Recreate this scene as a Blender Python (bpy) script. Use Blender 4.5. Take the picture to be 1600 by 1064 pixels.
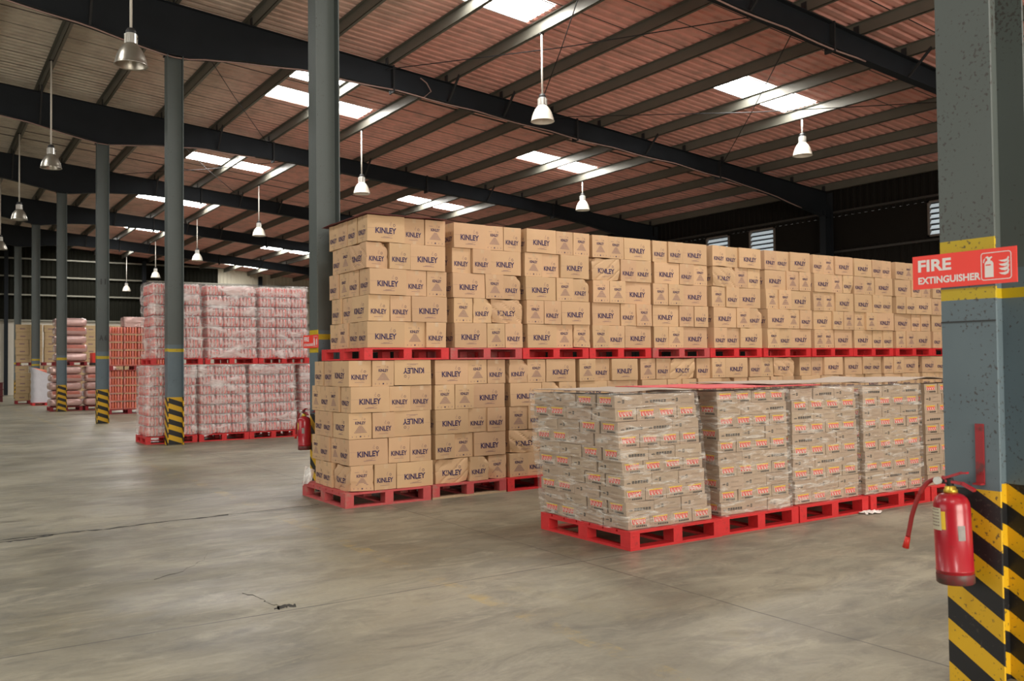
import bpy, bmesh, math, random
from mathutils import Vector, Matrix, noise
C = bpy.context.scene.collection
for o in list(bpy.data.objects): bpy.data.objects.remove(o)
R = math.radians
PI = math.pi

# ------------------------------------------------------------------ camera
FPX = 1397.29
Lv = Vector((-930, -45, -FPX)).normalized()
Rv = Vector((2100, -13, -FPX)).normalized()
Uv = Rv.cross(Lv).normalized()
Lv = Uv.cross(Rv).normalized()
cam_d = bpy.data.cameras.new('camera')
cam = bpy.data.objects.new('camera', cam_d); C.objects.link(cam)
rot = Matrix((Rv, Lv, Uv))
cam.matrix_world = Matrix.Translation((0, 0, 1.6)) @ rot.to_4x4()
cam_d.sensor_width = 36; cam_d.lens = FPX / 1600 * 36
cam_d.clip_start = .05; cam_d.clip_end = 300
cam_d.dof.use_dof = True; cam_d.dof.focus_distance = 8.8; cam_d.dof.aperture_fstop = 3.6
bpy.context.scene.camera = cam

# ------------------------------------------------------------------ view, world, large lights
S = bpy.context.scene
S.view_settings.view_transform = 'Standard'; S.view_settings.look = 'None'
S.view_settings.gamma = 1; S.view_settings.use_curve_mapping = False
S.view_settings.exposure = 0.0
W = bpy.data.worlds.new('world'); S.world = W; W.use_nodes = True
W.node_tree.nodes['Background'].inputs[0].default_value = (1.0, .95, .88, 1)
W.node_tree.nodes['Background'].inputs[1].default_value = .5

def area(name, loc, rx, ry, rz, sx, sy, power, col):
    l = bpy.data.lights.new(name, 'AREA'); l.shape = 'RECTANGLE'; l.size = sx; l.size_y = sy
    l.energy = power; l.color = col
    o = bpy.data.objects.new(name, l); C.objects.link(o)
    o.location = loc; o.rotation_euler = (R(rx), R(ry), R(rz))
    return o
# daylight through the open dock doors in the wall behind the camera
area('dock_daylight', (1.5, -9.6, 2.9), 90, 0, 0, 9.0, 4.6, 1850, (1.0, .92, .80))
area('dock_daylight', (14.5, -9.6, 2.9), 90, 0, 0, 7.0, 4.6, 300, (1.0, .92, .80))
area('side_daylight', (-13.6, 12, 2.9), 90, 0, -90, 16.0, 4.4, 640, (1.0, .95, .87))
SKY = 34.0      # strength of the translucent roof lights

# ------------------------------------------------------------------ helpers
class MB:
    def __init__(s): s.v = []; s.f = []; s.m = []
    def add(s, vs, fs, mi=0):
        b = len(s.v); s.v += [tuple(v) for v in vs]
        for f in fs: s.f.append([b + i for i in f]); s.m.append(mi)
    def box(s, x0, x1, y0, y1, z0, z1, mi=0):
        vs = [(x, y, z) for z in (z0, z1) for y in (y0, y1) for x in (x0, x1)]
        s.add(vs, [(0, 2, 3, 1), (4, 5, 7, 6), (0, 1, 5, 4), (2, 6, 7, 3), (0, 4, 6, 2), (1, 3, 7, 5)], mi)
    def bar(s, a, b, w, h, mi=0):
        a = Vector(a); b = Vector(b); d = (b - a).normalized()
        up = Vector((0, 0, 1)) if abs(d.z) < .95 else Vector((1, 0, 0))
        u = d.cross(up).normalized() * (w / 2); v = u.cross(d).normalized() * (h / 2)
        vs = [p + q for p in (a, b) for q in (u + v, u - v, -u - v, -u + v)]
        s.add(vs, [(3, 2, 1, 0), (4, 5, 6, 7), (0, 1, 5, 4), (1, 2, 6, 5), (2, 3, 7, 6), (3, 0, 4, 7)], mi)
    def tube(s, pts, r, n=8, mi=0, cap=True):
        pts = [Vector(p) for p in pts]; rings = []
        for i, p in enumerate(pts):
            d = (pts[min(i + 1, len(pts) - 1)] - pts[max(i - 1, 0)]).normalized()
            up = Vector((0, 0, 1)) if abs(d.z) < .9 else Vector((1, 0, 0))
            u = d.cross(up).normalized(); w = u.cross(d).normalized()
            rr = r[i] if isinstance(r, (list, tuple)) else r
            rings.append([p + (u * math.cos(2 * PI * k / n) + w * math.sin(2 * PI * k / n)) * rr for k in range(n)])
        vs = [q for g in rings for q in g]
        fs = [(i * n + k, i * n + (k + 1) % n, (i + 1) * n + (k + 1) % n, (i + 1) * n + k) for i in range(len(pts) - 1) for k in range(n)]
        if cap: fs += [tuple(range(n - 1, -1, -1)), tuple((len(pts) - 1) * n + k for k in range(n))]
        s.add(vs, fs, mi)
    def lathe(s, prof, n=24, mi=0, cx=0, cy=0, cz=0):
        vs = [(cx + r * math.cos(2 * PI * k / n), cy + r * math.sin(2 * PI * k / n), cz + z) for r, z in prof for k in range(n)]
        fs = [(i * n + k, i * n + (k + 1) % n, (i + 1) * n + (k + 1) % n, (i + 1) * n + k) for i in range(len(prof) - 1) for k in range(n)]
        s.add(vs, fs, mi)
    def mesh(s, name, mats, smooth=False):
        me = bpy.data.meshes.new(name); me.from_pydata(s.v, [], s.f)
        for m in mats: me.materials.append(m)
        for p, mi in zip(me.polygons, s.m): p.material_index = mi; p.use_smooth = smooth
        me.update(); return me
def link(name, me, parent=None, loc=(0, 0, 0), rz=0, kind=None):
    o = bpy.data.objects.new(name, me); C.objects.link(o); o.parent = parent
    o.location = loc; o.rotation_euler = (0, 0, rz)
    if kind: o['kind'] = kind
    return o
def obj(name, mb, mats, parent=None, smooth=False, loc=(0, 0, 0), kind=None):
    if not isinstance(mats, (list, tuple)): mats = [mats]
    return link(name, mb.mesh(name, mats, smooth), parent, loc, 0, kind)
def tag(o, label, cat, group=None):
    o['label'] = label; o['category'] = cat
    if group: o['group'] = group
    return o
def empty(name, loc=(0, 0, 0), rz=0):
    o = bpy.data.objects.new(name, None); C.objects.link(o); o.location = loc; o.rotation_euler = (0, 0, rz)
    o.empty_display_size = .1; return o
def dup(root, loc, rz=0, label=None, group=None):
    kids = [c for c in root.children]
    r = root.copy(); C.objects.link(r); r.location = loc; r.rotation_euler = (0, 0, rz)
    if label: r['label'] = label
    if group: r['group'] = group
    for ch in kids:
        c = ch.copy(); C.objects.link(c); c.parent = r
        for g in ch.children:
            d = g.copy(); C.objects.link(d); d.parent = c
    return r
_txt = {}
def text2d(st, bold=.034):
    """2D triangles of a word, normalised to width 1, height 1 (cap height)"""
    if st in _txt: return _txt[st]
    cu = bpy.data.curves.new('t', 'FONT'); cu.body = st; cu.size = 1; cu.offset = bold; cu.resolution_u = 3
    ob = bpy.data.objects.new('t', cu); C.objects.link(ob)
    dg = bpy.context.evaluated_depsgraph_get(); dg.update()
    me = bpy.data.meshes.new_from_object(ob.evaluated_get(dg))
    vs = [(v.co.x, v.co.y) for v in me.vertices]; fs = [tuple(p.vertices) for p in me.polygons]
    bpy.data.objects.remove(ob); bpy.data.meshes.remove(me)
    x0 = min(v[0] for v in vs); x1 = max(v[0] for v in vs); y0 = min(v[1] for v in vs); y1 = max(v[1] for v in vs)
    _txt[st] = ([((x - x0) / (x1 - x0), (y - y0) / (y1 - y0)) for x, y in vs], fs)
    return _txt[st]
class Face:
    """draws flat marks on a plane: origin o, right u, up w, normal n"""
    def __init__(s, mb, o, u, w, off=.0016):
        s.mb = mb; s.o = Vector(o); s.u = Vector(u); s.w = Vector(w); s.n = s.u.cross(s.w); s.off = off
    def P(s, x, y, k=1): return s.o + s.u * x + s.w * y + s.n * (s.off * k)
    def poly(s, pts, mi, k=1):
        a = sum(pts[i][0] * pts[(i + 1) % len(pts)][1] - pts[(i + 1) % len(pts)][0] * pts[i][1] for i in range(len(pts)))
        if a < 0: pts = pts[::-1]
        s.mb.add([s.P(x, y, k) for x, y in pts], [tuple(range(len(pts)))], mi)
    def rect(s, x0, y0, x1, y1, mi, k=1): s.poly([(x0, y0), (x1, y0), (x1, y1), (x0, y1)], mi, k)
    def text(s, st, x, y, w, h, mi, k=1, flip=False):
        vs, fs = text2d(st)
        s.mb.add([s.P(x + a * w, y + b * h, k) for a, b in vs], fs, mi)
    def ring(s, x, y, r0, r1, mi, a0=0, a1=360, n=12, k=1):
        for i in range(n):
            a = R(a0 + (a1 - a0) * i / n); b = R(a0 + (a1 - a0) * (i + 1) / n)
            s.mb.add([s.P(x + r * math.cos(t), y + r * math.sin(t), k) for r, t in ((r0, a), (r1, a), (r1, b), (r0, b))], [(0, 1, 2, 3)], mi)

# ------------------------------------------------------------------ materials
def mat(name, col, rough=.7, tint=0, metal=0, var=.12, scale=6, bump=0, coat=0, spec=.5, dirt=None, dirt_scale=2., dirt_lo=.55, dirt_hi=.75, bscale=None):
    m = bpy.data.materials.new(name); m.use_nodes = True; nt = m.node_tree; N = nt.nodes; K = nt.links
    b = N['Principled BSDF']; b.inputs['Roughness'].default_value = rough; b.inputs['Metallic'].default_value = metal
    b.inputs['Specular IOR Level'].default_value = spec
    if coat: b.inputs['Coat Weight'].default_value = coat; b.inputs['Coat Roughness'].default_value = .15
    tc = N.new('ShaderNodeTexCoord'); nz = N.new('ShaderNodeTexNoise'); nz.inputs['Scale'].default_value = scale; nz.inputs['Detail'].default_value = 4
    K.new(tc.outputs['Object'], nz.inputs['Vector'])
    mx = N.new('ShaderNodeMix'); mx.data_type = 'RGBA'
    mx.inputs[6].default_value = (*[c * (1 - var) for c in col], 1); mx.inputs[7].default_value = (*[min(1, c * (1 + var)) for c in col], 1)
    K.new(nz.outputs['Fac'], mx.inputs[0]); out = mx.outputs[2]
    if dirt:
        n2 = N.new('ShaderNodeTexNoise'); n2.inputs['Scale'].default_value = dirt_scale; n2.inputs['Detail'].default_value = 8; n2.inputs['Roughness'].default_value = .7
        K.new(tc.outputs['Object'], n2.inputs['Vector'])
        r = N.new('ShaderNodeMapRange'); r.inputs[1].default_value = dirt_lo; r.inputs[2].default_value = dirt_hi
        K.new(n2.outputs['Fac'], r.inputs[0])
        m2 = N.new('ShaderNodeMix'); m2.data_type = 'RGBA'; m2.inputs[7].default_value = (*dirt, 1)
        K.new(r.outputs[0], m2.inputs[0]); K.new(out, m2.inputs[6]); out = m2.outputs[2]
    if tint:
        oi = N.new('ShaderNodeObjectInfo'); hs = N.new('ShaderNodeHueSaturation'); r3 = N.new('ShaderNodeMapRange')
        r3.inputs[3].default_value = 1 - tint; r3.inputs[4].default_value = 1 + tint; K.new(oi.outputs['Random'], r3.inputs[0]); K.new(r3.outputs[0], hs.inputs['Value'])
        r4 = N.new('ShaderNodeMapRange'); r4.inputs[3].default_value = .495; r4.inputs[4].default_value = .504
        m9 = N.new('ShaderNodeMath'); m9.operation = 'MULTIPLY'; m9.inputs[1].default_value = 7.31; K.new(oi.outputs['Random'], m9.inputs[0])
        f9 = N.new('ShaderNodeMath'); f9.operation = 'FRACT'; K.new(m9.outputs[0], f9.inputs[0]); K.new(f9.outputs[0], r4.inputs[0]); K.new(r4.outputs[0], hs.inputs['Hue'])
        K.new(out, hs.inputs['Color']); out = hs.outputs[0]
    K.new(out, b.inputs['Base Color'])
    if bump:
        bp = N.new('ShaderNodeBump'); bp.inputs['Strength'].default_value = bump; bp.inputs['Distance'].default_value = .01
        n3 = N.new('ShaderNodeTexNoise'); n3.inputs['Scale'].default_value = bscale or scale * 4; K.new(tc.outputs['Object'], n3.inputs['Vector'])
        K.new(n3.outputs['Fac'], bp.inputs['Height']); K.new(bp.outputs[0], b.inputs['Normal'])
    return m
def emit(name, col, st):
    m = bpy.data.materials.new(name); m.use_nodes = True; N = m.node_tree.nodes
    b = N['Principled BSDF']; b.inputs['Base Color'].default_value = (.8, .8, .8, 1)
    b.inputs['Emission Color'].default_value = (*col, 1); b.inputs['Emission Strength'].default_value = st
    return m
def film(name, tint, opac, rough=.15, scale=5., squash=(1, 1, 3), lo=.45, hi=.8, top=.6, det=6):
    """clear plastic film: mostly see-through, milky where it is folded"""
    m = bpy.data.materials.new(name); m.use_nodes = True; nt = m.node_tree; N = nt.nodes; K = nt.links
    b = N['Principled BSDF']; b.inputs['Base Color'].default_value = (*tint, 1); b.inputs['Roughness'].default_value = rough
    b.inputs['Specular IOR Level'].default_value = .8
    tr = N.new('ShaderNodeBsdfTransparent'); mx = N.new('ShaderNodeMixShader')
    tc = N.new('ShaderNodeTexCoord'); mp = N.new('ShaderNodeMapping'); mp.inputs['Scale'].default_value = squash
    mp.inputs['Rotation'].default_value = (.30, .26, 0)
    nz = N.new('ShaderNodeTexNoise'); nz.inputs['Scale'].default_value = scale; nz.inputs['Detail'].default_value = det; nz.inputs['Roughness'].default_value = .65
    nz.inputs['Distortion'].default_value = .6
    K.new(tc.outputs['Object'], mp.inputs[0]); K.new(mp.outputs[0], nz.inputs['Vector'])
    r = N.new('ShaderNodeMapRange'); r.inputs[1].default_value = lo; r.inputs[2].default_value = hi
    r.inputs[3].default_value = opac; r.inputs[4].default_value = top
    K.new(nz.outputs['Fac'], r.inputs[0]); K.new(r.outputs[0], mx.inputs[0])
    bp = N.new('ShaderNodeBump'); bp.inputs['Strength'].default_value = .8; bp.inputs['Distance'].default_value = .03
    K.new(nz.outputs['Fac'], bp.inputs['Height']); K.new(bp.outputs[0], b.inputs['Normal'])
    K.new(tr.outputs[0], mx.inputs[1]); K.new(b.outputs[0], mx.inputs[2]); K.new(mx.outputs[0], N['Material Output'].inputs[0])
    return m

M = {}
M['card'] = mat('cardboard', (.575, .372, .210), .72, tint=.08, var=.10, scale=3, bump=.10, bscale=9)
M['card2'] = mat('cardboard_grey', (.42, .315, .225), .7, tint=.08, var=.12, scale=5, bump=.10, bscale=14)
M['card3'] = mat('cardboard_far', (.52, .37, .20), .75, var=.15, scale=2)
M['ink'] = mat('purple_ink', (.035, .018, .075), .6, var=.2, scale=40)
M['ink2'] = mat('faint_ink', (.26, .155, .15), .7, var=.1)
M['tape'] = mat('packing_tape', (.60, .42, .26), .22, var=.1, scale=20)
M['red_p'] = mat('red_pallet_paint', (.62, .028, .030), .5, var=.18, scale=8, bump=.25, dirt=(.16, .03, .025), dirt_scale=6, dirt_lo=.58, dirt_hi=.78)
M['red_o'] = mat('worn_red_paint', (.50, .075, .075), .6, var=.2, scale=8, bump=.3, dirt=(.30, .22, .16), dirt_scale=7, dirt_lo=.52, dirt_hi=.75)
M['wood'] = mat('bare_wood', (.45, .31, .19), .75, var=.2, scale=12, bump=.3)
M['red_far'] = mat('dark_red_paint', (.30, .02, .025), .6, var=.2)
M['kred'] = mat('label_red', (.75, .045, .025), .5, var=.05)
M['kwhite'] = mat('label_white', (.80, .72, .66), .5, var=.03)
M['kyel'] = mat('label_yellow', (.80, .52, .03), .5, var=.05)
M['kblk'] = mat('print_black', (.045, .04, .035), .6, var=.05)
M['kfaint'] = mat('print_faint', (.24, .17, .13), .6, var=.1)
M['sheet_red'] = mat('red_board', (.56, .05, .055), .6, var=.12, scale=3, bump=.1)
M['sheet_dred'] = mat('maroon_board', (.10, .012, .014), .6, var=.2)
M['sheet_grey'] = mat('grey_board', (.36, .29, .23), .7, var=.15, scale=3, bump=.2)
M['steel'] = mat('dark_painted_steel', (.017, .020, .024), .6, var=.2, scale=2, spec=.15)
M['purlin'] = mat('galvanised_purlin', (.135, .13, .105), .45, metal=.25, var=.12, scale=2)
M['plate'] = mat('steel_plate', (.026, .026, .027), .6, spec=.2, var=.2)
M['cable'] = mat('cable_sheath', (.34, .22, .19), .6, var=.1)
M['rod_white'] = mat('lamp_rod', (.72, .68, .60), .45, var=.05)
M['shade_w'] = mat('enamel_shade', (.74, .68, .58), .35, var=.06, coat=.3)
M['shade_m'] = mat('spun_aluminium', (.46, .43, .37), .32, metal=.85, var=.1, scale=10)
M['housing'] = mat('cast_aluminium', (.75, .73, .68), .3, metal=.7, var=.05)
M['black'] = mat('black_plastic', (.02, .02, .02), .5)
M['wall_d'] = mat('wall_sheeting_dark', (.013, .013, .009), .8, spec=.08, var=.15, scale=.6, dirt=(.010, .010, .008), dirt_scale=.8)
M['wall_r'] = mat('wall_sheeting_brown', (.014, .012, .010), .8, spec=.1, var=.2, scale=.6)
M['wall_c'] = mat('wall_sheeting_cream', (.62, .57, .44), .5, var=.06, scale=.6)
M['wall_w'] = mat('whitewashed_masonry', (.62, .57, .48), .8, var=.1, scale=1.5)
M['girt'] = mat('girt_steel', (.26, .25, .20), .5, var=.1, metal=.2)
M['girt_r'] = mat('girt_steel_dark', (.04, .035, .03), .6, var=.1)
M['sky'] = emit('translucent_sheet', (1, .985, .95), SKY)
M['louvre'] = emit('louvre_glass', (.70, .85, .92), .38)
M['wframe'] = mat('window_frame', (.16, .13, .11), .6)
M['film'] = film('stretch_film', (.95, .91, .84), .06, .18, 3.6, (1.1, 1.1, 6.5), .50, .72, .72)
M['film2'] = film('milky_film', (1.0, .97, .94), .10, .12, 2.0, (1, 1, 2.6), .50, .72, .72, det=3)
M['shrink'] = film('shrink_film', (1.0, .95, .92), .16, .08, 7, (3.5, 3.5, .8), .46, .66, .66, det=2)
M['bottle'] = mat('red_bottle', (.80, .045, .035), .3, var=.3, scale=9, coat=.5)
M['bottle_l'] = mat('bottle_label', (.88, .27, .22), .4, var=.3, scale=13)
M['cap'] = mat('bottle_cap', (.86, .74, .68), .4, var=.1)
M['jar'] = mat('orange_red_jar', (.74, .20, .12), .4, var=.35, scale=9)
M['bag'] = mat('silvery_pink_sack', (.70, .46, .42), .25, metal=.3, var=.25, scale=4, bump=.5, coat=.5)
M['bagr'] = mat('sack_side_print', (.55, .17, .12), .4, var=.35, scale=7, bump=.4)
M['whitebag'] = mat('white_woven_wrap', (.66, .64, .68), .4, var=.08, scale=5, bump=.6, bscale=9)
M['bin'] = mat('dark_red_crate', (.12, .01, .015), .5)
M['ext'] = mat('extinguisher_red', (.36, .008, .018), .33, var=.1, coat=.3, dirt=(.22, .015, .015), dirt_scale=9, dirt_lo=.6, dirt_hi=.72)
M['ext_b'] = mat('extinguisher_skirt', (.13, .02, .02), .5, dirt=(.06, .04, .03), dirt_scale=12, dirt_lo=.45, dirt_hi=.6)
M['brass'] = mat('brass', (.62, .43, .06), .3, metal=.6)
M['hose'] = mat('red_rubber', (.30, .02, .02), .5)
M['noz'] = mat('red_plastic', (.62, .03, .02), .4)
M['chrome'] = mat('gauge_face', (.6, .6, .56), .3, metal=.3)
M['paper'] = mat('instruction_label', (.62, .58, .42), .6, var=.06, scale=20)
M['paper2'] = mat('worn_sticker', (.26, .24, .23), .6, var=.3, scale=30)
M['sign_r'] = mat('sign_red', (.92, .050, .032), .45, var=.02)
M['sign_w'] = mat('sign_white', (.82, .76, .74), .5, var=.02)
M['strap'] = mat('bracket_red', (.30, .015, .02), .5, dirt=(.12, .03, .03), dirt_scale=14, dirt_lo=.5, dirt_hi=.65)
M['crack'] = mat('crack_dirt', (.035, .032, .027), .95)
M['scrap'] = film('plastic_scrap', (.9, .88, .84), .25, .3, 9, (1, 1, 1), .3, .6, .95)

def column_mat(name, bands, dirt=.62):
    """blue-grey steel paint, black and yellow slanting stripes up to .95 m, yellow bands"""
    m = bpy.data.materials.new(name); m.use_nodes = True; nt = m.node_tree; N = nt.nodes; K = nt.links
    b = N['Principled BSDF']; b.inputs['Roughness'].default_value = .5
    tc = N.new('ShaderNodeTexCoord'); sp = N.new('ShaderNodeSeparateXYZ'); K.new(tc.outputs['Object'], sp.inputs[0])
    def mth(op, a, c):
        n = N.new('ShaderNodeMath'); n.operation = op
        for i, q in enumerate((a, c)):
            if isinstance(q, (int, float)): n.inputs[i].default_value = q
            else: K.new(q, n.inputs[i])
        return n.outputs[0]
    X, Y, Z = sp.outputs
    ph = mth('ADD', mth('ADD', Z, mth('MULTIPLY', X, .36)), mth('MULTIPLY', Y, -.62))
    ph = mth('FRACT', mth('DIVIDE', mth('ADD', ph, 5.12), .212), 0)
    yel = mth('GREATER_THAN', ph, .5)
    nz = N.new('ShaderNodeTexNoise'); nz.inputs['Scale'].default_value = 3; nz.inputs['Detail'].default_value = 6
    K.new(tc.outputs['Object'], nz.inputs['Vector'])
    paint = N.new('ShaderNodeMix'); paint.data_type = 'RGBA'
    paint.inputs[6].default_value = (.085, .120, .142, 1); paint.inputs[7].default_value = (.138, .188, .212, 1); K.new(nz.outputs['Fac'], paint.inputs[0])
    # upper length: darker greener tone above 1.95 m
    upper_tone = N.new('ShaderNodeMix'); upper_tone.data_type = 'RGBA'; upper_tone.inputs[7].default_value = (.085, .095, .082, 1)
    K.new(paint.outputs[2], upper_tone.inputs[6]); K.new(mth('MULTIPLY', mth('GREATER_THAN', Z, 2.05), .8), upper_tone.inputs[0])
    hz = N.new('ShaderNodeMix'); hz.data_type = 'RGBA'; hz.inputs[6].default_value = (.009, .009, .010, 1); hz.inputs[7].default_value = (.66, .39, .008, 1)
    K.new(yel, hz.inputs[0])
    a = N.new('ShaderNodeMix'); a.data_type = 'RGBA'; K.new(upper_tone.outputs[2], a.inputs[6]); K.new(hz.outputs[2], a.inputs[7])
    K.new(mth('LESS_THAN', Z, .97), a.inputs[0]); out = a.outputs[2]
    for z0, z1 in bands:
        t = mth('MULTIPLY', mth('GREATER_THAN', Z, z0), mth('LESS_THAN', Z, z1))
        c = N.new('ShaderNodeMix'); c.data_type = 'RGBA'; c.inputs[7].default_value = (.50, .36, .008, 1)
        K.new(t, c.inputs[0]); K.new(out, c.inputs[6]); out = c.outputs[2]
    # chips and rust specks
    n2 = N.new('ShaderNodeTexNoise'); n2.inputs['Scale'].default_value = 55; n2.inputs['Detail'].default_value = 3
    K.new(tc.outputs['Object'], n2.inputs['Vector'])
    n3 = N.new('ShaderNodeTexNoise'); n3.inputs['Scale'].default_value = 2.6; n3.inputs['Detail'].default_value = 3
    K.new(tc.outputs['Object'], n3.inputs['Vector'])
    k = mth('ADD', n2.outputs['Fac'], mth('MULTIPLY', mth('SUBTRACT', n3.outputs['Fac'], .5), .5))
    r = N.new('ShaderNodeMapRange'); r.inputs[1].default_value = dirt; r.inputs[2].default_value = dirt + .05; r.inputs[4].default_value = .8
    K.new(k, r.inputs[0])
    c = N.new('ShaderNodeMix'); c.data_type = 'RGBA'; c.inputs[7].default_value = (.045, .035, .03, 1)
    K.new(r.outputs[0], c.inputs[0]); K.new(out, c.inputs[6]); out = c.outputs[2]
    K.new(out, b.inputs['Base Color'])
    return m

# ------------------------------------------------------------------ floor
def floor_mat():
    m = bpy.data.materials.new('trowelled_concrete'); m.use_nodes = True; nt = m.node_tree; N = nt.nodes; K = nt.links
    b = N['Principled BSDF']; tc = N.new('ShaderNodeTexCoord')
    def nz(sc, det, ro=.6, stretch=None, dist=0):
        n = N.new('ShaderNodeTexNoise'); n.inputs['Scale'].default_value = sc; n.inputs['Detail'].default_value = det
        n.inputs['Roughness'].default_value = ro; n.inputs['Distortion'].default_value = dist
        if stretch:
            mp = N.new('ShaderNodeMapping'); mp.inputs['Scale'].default_value = stretch; mp.inputs['Rotation'].default_value = (0, 0, .12)
            K.new(tc.outputs['Object'], mp.inputs[0]); K.new(mp.outputs[0], n.inputs['Vector'])
        else: K.new(tc.outputs['Object'], n.inputs['Vector'])
        return n.outputs['Fac']
    def ramp(v, lo, hi, a, c):
        r = N.new('ShaderNodeMapRange'); r.inputs[1].default_value = lo; r.inputs[2].default_value = hi; r.inputs[3].default_value = a; r.inputs[4].default_value = c
        K.new(v, r.inputs[0]); return r.outputs[0]
    def mix(f, a, c):
        n = N.new('ShaderNodeMix'); n.data_type = 'RGBA'
        for i, q in ((0, f), (6, a), (7, c)):
            if isinstance(q, tuple): n.inputs[i].default_value = (*q, 1)
            elif isinstance(q, (int, float)): n.inputs[i].default_value = q
            else: K.new(q, n.inputs[i])
        return n.outputs[2]
    def mth(op, a, c):
        n = N.new('ShaderNodeMath'); n.operation = op
        for i, q in enumerate((a, c)):
            if isinstance(q, (int, float)): n.inputs[i].default_value = q
            else: K.new(q, n.inputs[i])
        return n.outputs[0]
    col = mix(ramp(nz(.55, 6, .6, None, .5), .38, .62, 0, 1), (.160, .145, .102), (.282, .256, .184))
    col = mix(ramp(nz(2.2, 10, .75, (.6, 1.3, 1), 1.2), .46, .70, 0, .8), col, (.078, .072, .056))
    col = mix(ramp(nz(3.2, 9, .75, (.5, 1.3, 1), 1.0), .53, .76, 0, .75), col, (.41, .37, .265))
    col = mix(ramp(nz(.9, 8, .75), .56, .72, 0, .55), col, (.27, .225, .12))
    col = mix(ramp(nz(30, 4, .6), .3, .8, 0, .22), col, (.10, .09, .075))
    sp = N.new('ShaderNodeSeparateXYZ'); K.new(tc.outputs['Object'], sp.inputs[0]); X, Y, Z = sp.outputs
    wob = mth('MULTIPLY', mth('SUBTRACT', nz(1.3, 3), .5), .05)
    def line(v, off, per, w):
        f = mth('FRACT', mth('DIVIDE', mth('ADD', mth('ADD', v, wob), 100 * per - off), per), 0)
        d = mth('MULTIPLY', mth('ABSOLUTE', mth('SUBTRACT', f, .5), 0), per)
        return mth('GREATER_THAN', d, per / 2 - w)
    jl = mth('MAXIMUM', line(X, 4.47, 4.2, .006), line(Y, 5.72, 4.0, .008))
    jl = mth('MULTIPLY', jl, ramp(nz(2.5, 4), .35, .55, .55, .95))
    # worn yellow floor marking along X = 3.25
    yl = mth('LESS_THAN', mth('ABSOLUTE', mth('SUBTRACT', X, 3.22), 0), .07)
    yl = mth('MULTIPLY', yl, ramp(nz(2.4, 8, .8), .50, .66, 0, .62))
    col = mix(yl, col, (.40, .27, .06))
    col = mix(jl, col, (.05, .045, .038))
    K.new(col, b.inputs['Base Color'])
    K.new(ramp(nz(1.1, 6, .7, (.5, 1.2, 1)), .3, .7, .30, .58), b.inputs['Roughness'])
    b.inputs['Specular IOR Level'].default_value = .45
    bp = N.new('ShaderNodeBump'); bp.inputs['Strength'].default_value = .12; bp.inputs['Distance'].default_value = .01
    K.new(nz(14, 6, .7), bp.inputs['Height']); K.new(bp.outputs[0], b.inputs['Normal'])
    return m
XW, XL, YB, YE = 26.0, -14.0, -10.0, 61.5
mb = MB(); mb.box(XL, XW + .2, YB, YE + .2, -.2, 0)
floor = obj('floor', mb, floor_mat(), kind='structure')

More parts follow.
